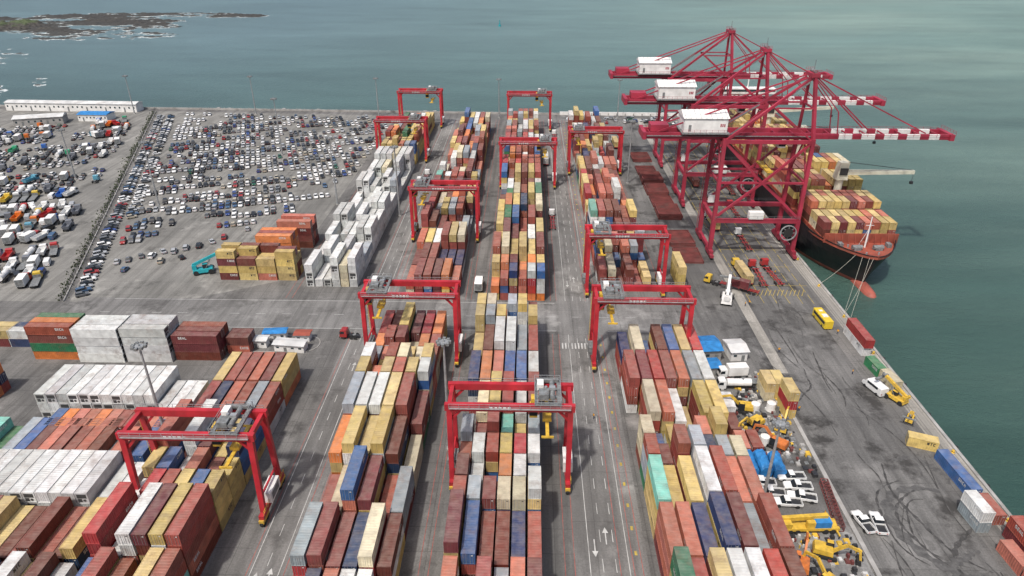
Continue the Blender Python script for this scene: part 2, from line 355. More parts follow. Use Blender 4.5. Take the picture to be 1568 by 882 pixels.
# sea
def sea_mat():
    m=bpy.data.materials.new('sea_water'); m.use_nodes=True; nt=m.node_tree;N=nt.nodes;L=nt.links
    b=N['Principled BSDF']; b.inputs['Roughness'].default_value=.28; b.inputs['IOR'].default_value=1.33
    g=N.new('ShaderNodeNewGeometry')
    sep=N.new('ShaderNodeSeparateXYZ'); L.new(g.outputs['Position'],sep.inputs[0])
    def noi(scale,detail,rough,st,rot=0,dist=0):
        mp=N.new('ShaderNodeMapping'); mp.inputs['Scale'].default_value=st; mp.inputs['Rotation'].default_value=(0,0,rot); L.new(g.outputs['Position'],mp.inputs[0])
        n=N.new('ShaderNodeTexNoise'); n.inputs['Scale'].default_value=scale; n.inputs['Detail'].default_value=detail; n.inputs['Roughness'].default_value=rough; n.inputs['Distortion'].default_value=dist
        L.new(mp.outputs[0],n.inputs['Vector']); return n.outputs['Fac']
    def mr(s,a,b_,c,d):
        x=N.new('ShaderNodeMapRange'); x.inputs[1].default_value=a; x.inputs[2].default_value=b_; x.inputs[3].default_value=c; x.inputs[4].default_value=d; L.new(s,x.inputs[0]); return x.outputs[0]
    def mix(f,a,b_,bt='MIX'):
        x=N.new('ShaderNodeMix'); x.data_type='RGBA'; x.blend_type=bt
        if isinstance(f,(int,float)): x.inputs[0].default_value=f
        else: L.new(f,x.inputs[0])
        for i,v in ((6,a),(7,b_)):
            if isinstance(v,tuple): x.inputs[i].default_value=(*v,1)
            else: L.new(v,x.inputs[i])
        return x.outputs[2]
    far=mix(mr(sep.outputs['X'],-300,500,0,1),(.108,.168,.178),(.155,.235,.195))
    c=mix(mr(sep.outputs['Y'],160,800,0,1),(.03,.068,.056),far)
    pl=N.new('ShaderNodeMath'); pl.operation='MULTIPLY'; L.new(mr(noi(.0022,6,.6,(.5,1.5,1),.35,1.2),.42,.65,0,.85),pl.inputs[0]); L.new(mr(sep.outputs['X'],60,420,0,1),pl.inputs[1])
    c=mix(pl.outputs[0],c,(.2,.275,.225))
    c=mix(1.0,c,mr(noi(.0035,6,.6,(.6,1.6,1),.3,1),.3,.7,.82,1.15),'MULTIPLY')
    c=mix(1.0,c,mr(noi(.03,7,.65,(.35,1.5,1),.2),.3,.7,.86,1.13),'MULTIPLY')
    L.new(c,b.inputs['Base Color'])
    bp=N.new('ShaderNodeBump'); bp.inputs['Strength'].default_value=.8; bp.inputs['Distance'].default_value=.8; L.new(noi(.28,9,.68,(.7,1.4,1),.3),bp.inputs['Height']); L.new(bp.outputs[0],b.inputs['Normal'])
    return m
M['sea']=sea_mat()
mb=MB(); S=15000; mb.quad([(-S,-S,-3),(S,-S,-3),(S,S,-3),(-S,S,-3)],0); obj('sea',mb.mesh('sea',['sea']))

def rock_mat():
    m=bpy.data.materials.new('reef_rock'); m.use_nodes=True; nt=m.node_tree;N=nt.nodes;L=nt.links
    b=N['Principled BSDF']; b.inputs['Roughness'].default_value=.85
    g=N.new('ShaderNodeNewGeometry'); sep=N.new('ShaderNodeSeparateXYZ'); L.new(g.outputs['Position'],sep.inputs[0])
    n=N.new('ShaderNodeTexNoise'); n.inputs['Scale'].default_value=.08; n.inputs['Detail'].default_value=6; L.new(g.outputs['Position'],n.inputs['Vector'])
    ma=N.new('ShaderNodeMath'); ma.operation='MULTIPLY_ADD'; ma.inputs[1].default_value=.9; L.new(n.outputs['Fac'],ma.inputs[0]); L.new(sep.outputs['Z'],ma.inputs[2])
    mr=N.new('ShaderNodeMapRange'); mr.inputs[1].default_value=-3; mr.inputs[2].default_value=2; L.new(ma.outputs[0],mr.inputs[0])
    cr=N.new('ShaderNodeValToRGB'); e=cr.color_ramp.elements
    e[0].position=.1;e[0].color=(.5,.54,.53,1); e[1].position=1;e[1].color=(.055,.075,.03,1)
    x=e.new(.125);x.color=(.045,.045,.04,1); x=e.new(.4);x.color=(.032,.03,.027,1); x=e.new(.72);x.color=(.05,.045,.036,1); x=e.new(.88);x.color=(.045,.06,.028,1)
    L.new(mr.outputs[0],cr.inputs[0]); L.new(cr.outputs[0],b.inputs['Base Color']); return m
M['rock']=rock_mat()
def reef(cx,cy,rx,ry,amp,nx=170,ny=110,thr=0.0,seed=0,fw=1.0):
    mb=MB(); hs={}
    for j in range(ny+1):
        for i in range(nx+1):
            u=i/nx*2-1; v=j/ny*2-1; x=cx+u*rx; y=cy+v*ry
            f=noise.noise(Vector((x*.014+seed,y*.03,seed)))+.6*noise.noise(Vector((x*.04+seed,y*.08,seed)))+.45*noise.noise(Vector((x*.12,y*.16,seed)))+.3*noise.noise(Vector((x*.3,y*.3,seed)))
            e=1-max(0,(u*u+v*v))**1.5
            hs[i,j]=len(mb.v); mb.v.append((x,y,max(-5,-3.6+amp*(f*fw+min(.5,e)+thr))))
    for j in range(ny):
        for i in range(nx):
            q=[hs[i,j],hs[i+1,j],hs[i+1,j+1],hs[i,j+1]]
            if max(mb.v[k][2] for k in q)>-3.1: mb.f.append(q); mb.m.append(0)
    obj('reef_rocks',mb.mesh('reef',['rock']))
reef(-590,890,170,105,2.6,thr=-.12,seed=3.3)
reef(-680,850,110,45,4.6,thr=.1,seed=8.1)
reef(-500,985,150,35,2.2,thr=-.15,seed=6.2)
reef(-470,790,80,40,1.8,90,60,thr=-.15,seed=5.2)
reef(-530,650,70,60,1.4,80,60,thr=-.35,seed=1.7)
reef(-390,515,30,36,1.2,60,50,thr=-.3,seed=2.4)

# ---------------------------------------------------------------- road markings
mb=MB()
def ml(x0,y0,x1,y1,w,mi,z=.034,dash=None):
    a=Vector((x0,y0,0));b=Vector((x1,y1,0));d=b-a;Ln=d.length;d.normalize();nn=Vector((-d.y,d.x,0))*w/2
    segs=[(0,Ln)] if not dash else [(t,min(Ln,t+dash[0])) for t in [k*(dash[0]+dash[1]) for k in range(int(Ln/(dash[0]+dash[1]))+1)] if t<Ln]
    for s,e in segs:
        p=a+d*s;q=a+d*e; mb.quad([(p.x+nn.x,p.y+nn.y,z),(p.x-nn.x,p.y-nn.y,z),(q.x-nn.x,q.y-nn.y,z),(q.x+nn.x,q.y+nn.y,z)],mi)
for y0,y1 in((30,168),(188,415)):
    for x in(-44.4,-49.6,12.4,19.6): ml(x,y0,x,y1,.14,0)
    for x in(-47,14.8,17.2): ml(x,y0,x,y1,.13,0,dash=(3,4))
    for x in(-43.4,-41.6,-50.3,-19,-17.2,7.8,9.6,18.7 if y0>100 else 17.9,20.4,22.0,43.9 if y0>100 else 47,-76,-74,-12.6,-11.4): ml(x,y0,x,y1,.11,1)
    for k in range(int((y1-y0)/6)):
        ml(21.2,y0+k*6,21.2,y0+k*6+1.0,.5,2)
def arrow(x,y,s=1):
    ml(x,y-1.6*s,x,y+1.2*s,.22,0,.036); mb.quad([(x-.6,y+1.2*s,.036),(x+.6,y+1.2*s,.036),(x,y+2.6*s,.036)],0)
for (x,y,s) in [(13.6,92,-1),(15.9,94,1),(13.6,200,-1),(15.9,202,1),(-48.4,82,1),(-46,83,1),(-48.4,205,-1),(-45.8,150,1)]: arrow(x,y,s)
for y in(169.9,186.4): ml(-130,y,9,y,.15,0); ml(24,y,45,y,.15,0)
ml(-130,178,45,178,.14,0,dash=(3,5))
for k in range(10): ml(10.5+k*.9,160.5,10.5+k*.9,163.5,.4,0)
for x in(70.5,74.5,78.5,82.5,86.5,90): ml(x,188,x,415,.16,2,.036,dash=(6,1.5))
for k in range(14): ml(71+k*1.3,193,73+k*1.3,197,.18,2,.037); 
for y in range(200,410,14): ml(70,y,92,y,.14,2,.038)
for x in (64.9,65.7): ml(x,150,x,424,.1,3,.04)
for x in(93.6,94.4): ml(x,40,x,424,.1,3,.04)
M['mred']=pmat('worn_red_line_paint',(.38,.09,.07),.8,var=.5,scale=.6,dirt=.7,dirtcol=(.17,.16,.15))
M['mwhite']=pmat('worn_white_line_paint',(.48,.48,.46),.8,var=.3,scale=.5,dirt=.85,dirtcol=(.2,.19,.18))
M['myel']=pmat('worn_yellow_line_paint',(.45,.33,.05),.8,var=.4,scale=.5,dirt=.8,dirtcol=(.19,.18,.16))
obj('road_marking',mb.mesh('road_marking',['mwhite','mred','myel','contdark']))
sheet('crane_rail_strip',[(66.2,150),(69.4,150),(69.4,420),(66.2,420)],.03,'quayconc')
M['tyremark']=pmat('tyre_mark_rubber',(.055,.053,.051),.9,var=.5,scale=.9,dirt=1.0,dirtcol=(.14,.137,.132))
M['tyremark2']=pmat('faint_tyre_mark_rubber',(.09,.088,.085),.9,var=.4,scale=1.2,dirt=1.0,dirtcol=(.14,.137,.13))
mb=MB()
def arc(cx,cy,r,a0,a1,w,z=.045,n=40,ry=None,mi=0):
    ry=ry or r; p=[]
    for i in range(n+1):
        a=math.radians(a0+(a1-a0)*i/n); ww=w*(.4+.6*math.sin(math.pi*i/n))*(.8+.35*math.sin(i*1.7)); o=.35*math.sin(i*.31+r)
        p.append(((cx+(r+o-ww)*math.cos(a),cy+(ry+o-ww)*math.sin(a)),(cx+(r+o+ww)*math.cos(a),cy+(ry+o+ww)*math.sin(a))))
    for (a,b),(c,d) in zip(p,p[1:]): mb.quad([(*a,z),(*b,z),(*d,z),(*c,z)],mi)
arc(82,98,9,60,290,1.3,.041,ry=11,mi=1);arc(82.6,98,8,80,250,.35,.047,ry=10); arc(82,97,6.4,90,270,.25,.049,ry=8.4); arc(81.5,98.5,10.3,100,230,.3,.051,ry=12.8); arc(94,108,17,160,240,.4,.053,ry=24)
arc(76,140,20,150,215,.3,.055);arc(60,150,14,-60,10,.3,.057); arc(100,80,22,120,190,.6,.059); arc(84,112,6,-20,120,1.0,.061,mi=1); arc(86,84,8,90,200,1.0,.063,mi=1)
for k in range(34):
    x=R.uniform(67,87);y=R.uniform(60,180);r_=R.uniform(15,60);a=R.choice([0,180])+R.uniform(-12,12); arc(x-r_*math.cos(math.radians(a)),y,r_,a-R.uniform(5,22),a+R.uniform(5,22),R.uniform(.1,.28),.065+k*.0021,mi=k%2,n=18)
obj('tyre_marks',mb.mesh('tyre_marks',['tyremark','tyremark2']))

# ---------------------------------------------------------------- RTG cranes
def rtg_mesh(tx):
    mb=MB(); X=12;Y=3.5
    for sy in(-1,1):
        y=sy*Y
        mb.box(-X-.9,X+.9,y-.5,y+.5,19.4,20.9,0)
        for k in range(1,8): mb.box(-X+k*3-.05,-X+k*3+.05,y-.53,y+.53,19.38,20.92,0)
        for sx in(-1,1):
            x=sx*X
            mb.add([(x-.5,y*1.35-.4,2.2),(x+.5,y*1.35-.4,2.2),(x+.5,y*1.35+.4,2.2),(x-.5,y*1.35+.4,2.2),
                    (x-.55,y-.5,19.4),(x+.55,y-.5,19.4),(x+.55,y+.5,19.4),(x-.55,y+.5,19.4)],[(3,2,1,0),(0,1,5,4),(1,2,6,5),(2,3,7,6),(3,0,4,7)],0)
            mb.beam((x-sx*.4,y,17.2),(x-sx*2.4,y,19.5),.4,.5,0)
            yb=sy*5.0
            mb.box(x-.5,x+.5,yb-1.6,yb+1.6,1.0,1.7,1)
            for w in(-.95,.95):
                mb.cyl((x-.35,yb+w,.78),(x+.35,yb+w,.78),.78,12,2)
        mb.rail((-X,y+sy*.9,20.3),(X,y+sy*.9,20.3),1.1,3,12)
        mb.box(-X,X,min(y+sy*.51,y+sy*1.0),max(y+sy*.51,y+sy*1.0),20.2,20.28,3)
    for k in range(5): mb.box(-4+k*.9,-3.4+k*.9,-Y-.52,-Y-.505,19.8,20.5,4)
    for sx in(-1,1):
        x=sx*X
        mb.box(x-.5,x+.5,-6.2,6.2,1.7,2.6,0)
        mb.box(x-.4,x+.4,-Y+.55,Y-.55,19.6,20.6,0)
        mb.beam((x,-4.3,6),(x,4.3,6),.35,.35,0)
    mb.box(tx-2.6,tx-1.9,-4.2,4.2,21.0,21.4,5);mb.box(tx+1.9,tx+2.6,-4.2,4.2,21.0,21.4,5)
    for yy in(-3.8,-1.4,1.2,3.8): mb.box(tx-1.9,tx+1.9,yy-.35,yy+.35,21.02,21.38,5)
    mb.box(tx-1.8,tx+.2,-2.6,-.4,21.4,22.6,5); mb.cyl((tx+.9,-2.8,22.0),(tx+.9,2.6,22.0),.5,12,5); mb.box(tx-2.1,tx-.8,.6,2.6,21.4,22.7,4)
    mb.box(tx-2.3,tx+2.3,3.2,3.9,21.4,22.0,5); mb.cyl((tx-.4,-.2,21.4),(tx-.4,-.2,22.9),.3,8,3); mb.box(tx+.3,tx+1.5,-1.0,-.1,22.5,23.1,3)
    for a,b in(((tx-2.6,-4.2),(tx+2.6,-4.2)),((tx+2.6,-4.2),(tx+2.6,4.2)),((tx+2.6,4.2),(tx-2.6,4.2)),((tx-2.6,4.2),(tx-2.6,-4.2))):
        mb.rail((*a,21.4),(*b,21.4),1.1,3,4)
    mb.box(tx-3.6,tx-2.0,-2.2,.2,16.6,18.9,1); mb.box(tx-3.63,tx-1.97,-2.23,-.6,17.1,18.4,6); mb.box(tx-3.3,tx-2.2,-1.8,-.2,18.9,21.0,1)
    zs=14.8
    mb.box(tx-.35,tx+.35,-6.05,6.05,zs,zs+.35,1); 
    for yy in(-6.0,6.0): mb.box(tx-1.22,tx+1.22,yy-.15,yy+.15,zs-.1,zs+.3,1)
    mb.box(tx-.9,tx+.9,-1.6,1.6,zs+.35,zs+1.1,1)
    for xx in(-.8,.8):
        for yy in(-1.4,1.4): mb.beam((tx+xx,yy,zs+1.1),(tx+xx*1.4,yy*1.3,21.1),.05,.05,5)
    mb.box(X-.9,X+1.1,-2.6,2.4,2.65,5.2,4); mb.box(X+1.11,X+1.14,-2,1.6,3.1,4.7,5)
    mb.box(-X-1.2,-X+.9,-1.9,1.9,2.65,4.8,5)
    for k in range(30): mb.beam((-X-.75,4.4-k*.02,2.6+k*.56),(-X-.75,3.9-k*.02,2.6+k*.56),.05,.05,1)
    mb.beam((-X-.75,4.4,2.6),(-X-.75,3.8,19.5),.07,.07,1); mb.beam((-X-.75,3.9,2.6),(-X-.75,3.3,19.5),.07,.07,1)
    mb.rail((X+.6,-6,2.6),(X+.6,6,2.6),1.0,1,5)
    return mb.mesh('rubber_tyred_gantry',['rtgred','yellow','tyre','steel','housewhite','grey','glass'])
rt=[rtg_mesh(7.5),rtg_mesh(-8),rtg_mesh(7)]
for (x,y,k) in [(-63,101.5,0),(-2.9,111.5,0),(-30.2,157,1),(30.2,155.5,1),(31.3,196.5,1),(31.8,316.5,1),(-30.2,238,1),(.3,297,0),(.9,394,2),(-62.2,334,2),(-62.2,400,2)]:
    obj('rubber_tyred_gantry_crane',rt[k],(x,y,.02))

# ---------------------------------------------------------------- ship to shore cranes
def sts_mesh():
    mb=MB(); G=29; Y=8.2; ZP=13.5; ZG=41; ZA=61.5
    for sy in(-1,1):
        y=sy*Y
        for x in(0,G):
            mb.beam((x,y,2.6),(x,y,ZP),1.4,1.4,0); mb.beam((x,y,ZP),(x,y*.86,ZG+1),1.2,1.2,0)
            for k in(-1,1):
                yb=y+k*2.2; mb.box(x-.6,x+.6,yb-2,yb+2,.9,1.8,0); 
                for w in(-1.4,-.5,.5,1.4): mb.cyl((x-.3,yb+w,.5),(x+.3,yb+w,.5),.45,8,3)
            mb.box(x-.7,x+.7,y-2.6,y+2.6,1.8,2.8,0)
        mb.beam((0,y,ZP),(G,y,ZP),1.1,1.5,0)
        mb.beam((0,y,ZP+1),(G*.5,y*.93,27),.75,.75,0); mb.beam((G,y,ZP+1),(G*.5,y*.93,27),.75,.75,0)
        mb.beam((0,y*.93,27),(G,y*.93,27),.6,.7,0)
        mb.beam((0,y*.86,ZG),(G*.5,y*.93,27),.75,.75,0); mb.beam((G,y*.86,ZG),(G*.5,y*.93,27),.75,.75,0)
        mb.rail((0,y+sy*1,ZP+.8),(G,y+sy*1,ZP+.8),1.1,2,10); mb.beam((0,y*.86,ZG),(G,y*.86,ZG),.9,1.2,0)
        mb.beam((G,y*.86,ZG),(G-1.5,sy*2.2,ZA),1.0,1.0,0)
        mb.beam((0,y*.86,ZG),(G-2.5,sy*2.0,ZA-1),.8,.8,0)
        mb.beam((G*.55,sy*4.6,51.5),(G-.8,sy*4.9,51.5),.45,.45,0)
        mb.beam((G*.55,sy*4.6,51.5),(G,y*.86,ZG),.45,.45,0)
        mb.beam((G-1.5,sy*2.2,ZA),(-22,sy*3.4,43.2),.4,.4,0)
        yg=sy*3.3
        mb.beam((-26,yg,42),(G+1,yg,42),1.1,2.0,0)
        mb.rail((-26,yg+sy*1.3,42.2),(G,yg+sy*1.3,42.2),1.1,0,20,.09); mb.box(-26,G,min(yg+sy*.56,yg+sy*1.5),max(yg+sy*.56,yg+sy*1.5),42.1,42.2,2)
        x=G+1; seg=[(8.5,0),(4.5,1),(3,0),(4.5,1),(3,0),(4.5,1),(3,0),(4.3,1),(3,0),(3.4,1),(3.6,0)]
        for (l,mi) in seg:
            mb.beam((x,yg,42),(x+l,yg,42),1.0,1.7,mi); x+=l
        mb.rail((G+1,yg+sy*1.2,42.2),(x,yg+sy*1.2,42.2),1.1,0,18,.09)
        mb.beam((G-1.5,sy*2.2,ZA),(G+20,yg,43.2),.38,.38,0); mb.beam((G-1.5,sy*2.2,ZA),(G+38,yg,43.2),.38,.38,0)
        mb.beam((G-1.5,sy*2.2,ZA-1),(G+8,sy*3,50),.3,.3,0); mb.beam((G+8,sy*3,50),(G+9,sy*3.3,43),.3,.3,0)
        mb.beam((2,sy*5.4,43),(G-3,sy*2.8,ZA-2),.12,.5,2)
    xe=x
    for x in(0,G):
        mb.beam((x,-Y,ZP),(x,Y,ZP),1.1,1.5,0); mb.beam((x,-Y*.86,ZG-1),(x,Y*.86,ZG-1),1.1,1.4,0)
        mb.beam((x,-Y*.93,27),(x,Y*.93,27),.6,.7,0); mb.beam((x,-Y,2.4),(x,Y,2.4),1.0,1.2,0)
        mb.beam((x,-Y*.93,27),(x,0,ZG-1),.45,.45,0); mb.beam((x,Y*.93,27),(x,0,ZG-1),.45,.45,0)
    mb.box(G-3.0,G-.2,-3.0,3.0,ZA-.5,ZA+.7,0); mb.rail((G-3.0,-3.0,ZA+.7),(G-.2,-3.0,ZA+.7),1.1,0,4); mb.rail((G-3.0,3.0,ZA+.7),(G-.2,3.0,ZA+.7),1.1,0,4)
    mb.cyl((G-1.5,-2,ZA+1.1),(G-1.5,2,ZA+1.1),.6,10,2); mb.cyl((G-1.5,0,ZA+1),(G-1.5,0,ZA+4.5),.1,5,2)
    mb.beam((G-1,-4.6,51.5),(G-1,4.6,51.5),.5,.5,0)
    for xx in range(-24,int(xe),6): mb.beam((xx,-3.3,42.4),(xx,3.3,42.4),.35,.4,0)
    mb.box(-26.8,-25.6,-5,5,41,43.4,0); mb.box(xe-.5,xe+1.0,-4.6,4.6,41,43,0); mb.rail((xe+1,-4.6,43),(xe+1,4.6,43),1.1,0,5)
    mb.box(-13.5,.8,-5.2,5.2,43.6,48.2,1); mb.add([(-13.9,-5.6,48.2),(1.2,-5.6,48.2),(1.2,5.6,48.2),(-13.9,5.6,48.2),(-13.9,0,50.0),(1.2,0,50.0)],[(0,1,5,4),(3,4,5,2),(0,4,3),(1,2,5),(0,3,2,1)],1)
    mb.box(-12,-11.1,-5.24,-5.21,43.9,46,2)
    for k in range(3): mb.box(-1.6+k*.6,-1.2+k*.6,-5.24,-5.21,45.4,46.4,0)
    for k in range(9): mb.beam((-13.2+k*1.7,-5.62,48.3),(-13.2+k*1.7,0,50.08),.06,.06,2); mb.beam((-13.2+k*1.7,5.62,48.3),(-13.2+k*1.7,0,50.08),.06,.06,2)
    mb.box(-14.2,1.5,-6.6,6.6,43.2,43.6,2); mb.rail((-14.2,-6.6,43.6),(1.5,-6.6,43.6),1.1,0,8)
    mb.box(-24,-18,-2.6,2.6,43.1,45.3,0)
    tx=17; mb.box(tx-3,tx+3,-3.8,3.8,40.2,41.2,2); mb.box(tx+3,tx+5.4,-1.4,1.4,37.4,40.1,1); mb.box(tx+3.02,tx+5.44,-1.43,1.43,37.9,39.2,5)
    mb.box(tx-1,tx+1,-6.05,6.05,30,30.6,4)
    for a in(-.8,.8):
        for b in(-2,2): mb.beam((tx+a,b,30.6),(tx+a*1.8,b,40.3),.06,.06,2)
    rc=Vector((G-3,-Y-1.2,9.5))
    for k in range(24):
        a=k*math.pi/12;b=(k+1)*math.pi/12; mb.beam(rc+Vector((math.cos(a)*2.7,0,math.sin(a)*2.7)),rc+Vector((math.cos(b)*2.7,0,math.sin(b)*2.7)),.5,.25,6)
        if k%3==0: mb.beam(rc,rc+Vector((math.cos(a)*2.7,0,math.sin(a)*2.7)),.14,.14,6)
    mb.cyl(rc+Vector((0,-.3,0)),rc+Vector((0,.5,0)),1.6,16,3)
    mb.box(1.2,4.4,Y-1.2,Y+1.2,ZP+.9,ZP+3.6,1); mb.box(G*.4,G*.4+5,-Y-1,-Y+1,ZP+.9,ZP+3.4,1)
    z=2.8;k=0
    while z<40:
        y0=Y+1.2; xa,xb=(-.5,3.5) if k%2 else (3.5,-.5)
        mb.beam((xa,y0,z),(xb,y0,z+2.6),.8,.12,2); mb.beam((xa,y0+.4,z+1),(xb,y0+.4,z+3.6),.08,.08,0)
        z+=2.6;k+=1
    mb.beam((-1,Y+1.3,2.6),(-1,Y+.3,40),.15,.15,0); mb.beam((4.2,Y+1.3,2.6),(4.2,Y+.3,40),.15,.15,0)
    return mb.mesh('ship_to_shore_crane',['stsred','housewhite','grey','tyre','yellow','glass','steel'])
sm=sts_mesh()
for y in(231,281,334): obj('ship_to_shore_crane',sm,(65.3,y,.03))

# ---------------------------------------------------------------- container ship
sx0=113.2; Y0=201
mb=MB(); B=13.8
zl=[-6,-3,-1.5,2.4,6,10.2]; s0=[7,6,5,3.4,1.6,0]; kk=[1.0,1.1,1.2,1.45,1.75,2.0]; pp=[1,.95,.9,.8,.7,.62]
ts=[0,.015,.03,.055,.08,.12,.16,.21,.27,.33,.4,.47,.55,.65,.75,.87,1.0]
rows=[]
for l in range(6):
    r=[]
    for t in ts:
        hw=B*(math.sin(math.pi/2*min(1,t*kk[l])))**pp[l]+.15
        r.append((hw,Y0+s0[l]+t*(50-s0[l])))
    for s in(100,150,180,194):
        k=1 if s<170 else (.93 if s<190 else .8)
        r.append((B*k*(1 if l>2 or s<170 else (.75 if s<190 else .4))+.15,Y0+s))
    rows.append(r)
for l in range(5):
    mi=1 if l<2 else 0
    for j in range(len(rows[0])-1):
        for sgn in(-1,1):
            a=rows[l][j];b=rows[l][j+1];c=rows[l+1][j+1];d=rows[l+1][j]
            mb.quad([(sgn*a[0]+sx0,a[1],zl[l]),(sgn*b[0]+sx0,b[1],zl[l]),(sgn*c[0]+sx0,c[1],zl[l+1]),(sgn*d[0]+sx0,d[1],zl[l+1])],mi)
    a=rows[l][0];d=rows[l+1][0]; mb.quad([(sx0-a[0],a[1],zl[l]),(sx0+a[0],a[1],zl[l]),(sx0+d[0],d[1],zl[l+1]),(sx0-d[0],d[1],zl[l+1])],mi)
    a=rows[l][-1];d=rows[l+1][-1]; mb.quad([(sx0-a[0],a[1],zl[l]),(sx0+a[0],a[1],zl[l]),(sx0+d[0],d[1],zl[l+1]),(sx0-d[0],d[1],zl[l+1])],mi)
dk=rows[5]
for j in range(len(dk)-1):
    z=9.1; a,b=dk[j],dk[j+1]
    mb.quad([(sx0-a[0]+.15,a[1],z),(sx0+a[0]-.15,a[1],z),(sx0+b[0]-.15,b[1],z),(sx0-b[0]+.15,b[1],z)],2)
    for sgn in(-1,1):
        mb.quad([(sx0+sgn*(a[0]-.12),a[1],z),(sx0+sgn*(b[0]-.12),b[1],z),(sx0+sgn*(b[0]-.12),b[1],10.2),(sx0+sgn*(a[0]-.12),a[1],10.2)],2)
        mb.beam((sx0+sgn*a[0],a[1],10.25),(sx0+sgn*b[0],b[1],10.25),.3,.12,0)
bl=[(-3.6,.3),(-3.2,1.0),(-2.4,1.6),(-1,2.0),(1.5,2.2),(5,2.3),(9,2.4)]
for (yy,r_),(y2,r2) in zip(bl,bl[1:]): mb.cyl((sx0,Y0+yy,-3.6),(sx0,Y0+y2,-3.6),r_,18,1,r2)
mb.box(sx0-12.4,sx0+12.4,Y0+13.6,Y0+14.0,9.1,12.4,2); 
for k in range(-5,6): mb.beam((sx0+k*2.2,Y0+12.4,9.1),(sx0+k*2.2,Y0+13.6,12.1),.15,.2,2)
for sgn in(-1,1):
    mb.box(sx0+sgn*3.5-1.1,sx0+sgn*3.5+1.1,Y0+7,Y0+9,9.1,10.2,4); mb.cyl((sx0+sgn*3.5-1.6,Y0+8,10),(sx0+sgn*3.5+1.6,Y0+8,10),.8,12,4)
    mb.cyl((sx0+sgn*5.6,Y0+10,9.1),(sx0+sgn*5.6,Y0+10,10),.3,8,5); mb.cyl((sx0+sgn*2,Y0+4,9.1),(sx0+sgn*2,Y0+4,10),.3,8,5)
    mb.box(sx0+sgn*8-.7,sx0+sgn*8+.7,Y0+9.5,Y0+11.5,9.1,10.5,4)
mb.box(sx0-1.2,sx0+1.2,Y0+10.6,Y0+12.0,9.1,10.6,2)
mb.cyl((sx0,Y0+10.0,9.1),(sx0,Y0+10.0,20),.3,8,3,.16); mb.beam((sx0-1.3,Y0+10,17),(sx0+1.3,Y0+10,17),.12,.12,3)
for s_ in(-1,1): mb.beam((sx0+s_*1.4,Y0+11.5,9.1),(sx0,Y0+10,16),.12,.12,3)
yb=Y0+16; bays=[]
for k in range(12):
    if yb>Y0+150: break
    mb.box(sx0-12.6,sx0+12.6,yb,yb+12.4,9.1,10.3,2); bays.append(yb); yb+=13.2
    if k in(1,4,7): 
        bays.append(('crane',yb+1.4)); yb+=3.2
ys=Y0+158
for k in range(7):
    mb.box(sx0-11.5+k*.25,sx0+11.5-k*.25,ys+k*.1,ys+11-k*.3,9.1+k*2.7,9.1+k*2.7+2.62,3)
    for q in range(9): mb.box(sx0-9.6+q*2.3,sx0-8.8+q*2.3,ys+k*.1-.03,ys+k*.1-.005,10.4+k*2.7,11.1+k*2.7,6)
mb.box(sx0-14,sx0+14,ys+.2,ys+6,28,30.6,3); mb.box(sx0-13.6,sx0+13.6,ys+.16,ys+.19,29.1,30.2,6)
mb.box(sx0-3,sx0+3,ys+13,ys+19,9.1,27,1); mb.cyl((sx0,ys+3,30.6),(sx0,ys+3,37),.3,8,3)
ship=obj('container_ship',mb.mesh('container_ship',['hullblack','hullred','deckred','housewhite','grey','steel','win']))
def jibcrane(x,y,ang,zt,Lj=27):
    m2=MB(); m2.cyl((0,0,9.1),(0,0,zt-3),1.35,16,0); m2.taper(-2,2,-2,2,zt-3,zt+3.4,.5,.3,.6,0); m2.box(-1.4,1.4,-2.3,-1.98,zt-1,zt+1.5,1)
    c,s=math.cos(ang),math.sin(ang)
    for w in(-1,1):
        a=Vector((-s*w*1.0,c*w*1.0,0)); m2.beam(Vector((c*1.5,s*1.5,zt-.6))+a,Vector((c*Lj,s*Lj,zt+.5))+a*.35,.7,1.3,0)
    for t in range(3,26,3): m2.beam((c*t-s*.9,s*t+c*.9,zt-.5+t*.04),(c*t+s*.9,s*t-c*.9,zt-.5+t*.04),.35,.35,0)
    for w in(-.5,.5): m2.beam((0,w,zt+3.4),(c*Lj,s*Lj,zt+1.1),.09,.09,1)
    m2.beam((c*Lj,s*Lj,zt+.5),(c*Lj,s*Lj,zt-3),.08,.08,1); m2.box(c*Lj-.5,c*Lj+.5,s*Lj-.4,s*Lj+.4,zt-4,zt-3,1)
    o=obj('deck_crane',m2.mesh('deck_crane',['cream','black']),(x,y,0)); o.parent=ship
crs=[b for b in bays if isinstance(b,tuple)]
for i,(c_,y) in enumerate(crs): jibcrane(sx0+2,y-1.0,[-.1,.0,.1][i%3],25 if i==0 else 27,25 if i==0 else 31)
nb=0
for b in bays:
    if isinstance(b,tuple): continue
    hb=[2,3,4,5,3,4,5,4,4,4,5,4][nb%12]; nb+=1
    for i in range(9):
        hh=max(1,hb+R.choice([-1,0,0,0])) if nb>2 else hb
        two=nb in(1,2) or R.random()<.3
        for (yy,ft) in([(b+6.2,40)] if not two else [(b+3.1,20),(b+9.25,20)]):
            for k in range(hh): cont(sx0-11+i*2.75,yy,10.3+k*CH,ft,0,None,[('yellow',50),('brown',16),('redbrown',14),('coral',12),('blue',3),('cream',3),('orange',3)])
mb=MB()
def rope(a,b,sag):
    a=Vector(a);b=Vector(b);pv=None
    for i in range(15):
        t=i/14;p=a.lerp(b,t);p.z-=sag*4*t*(1-t)
        if pv is not None: mb.beam(pv,p,.08,.08,0)
        pv=p
rope((sx0-2,Y0+1.5,9.6),(95.8,176,.6),1.5); rope((sx0-3.5,Y0+3,9.6),(95.7,180,.6),1.4); rope((sx0-5,Y0+4,9.6),(95.7,200,.6),.8); rope((sx0-1,Y0+.8,9.6),(95.6,180,.6),2.2)
obj('mooring_line',mb.mesh('mooring_line',['rope']))

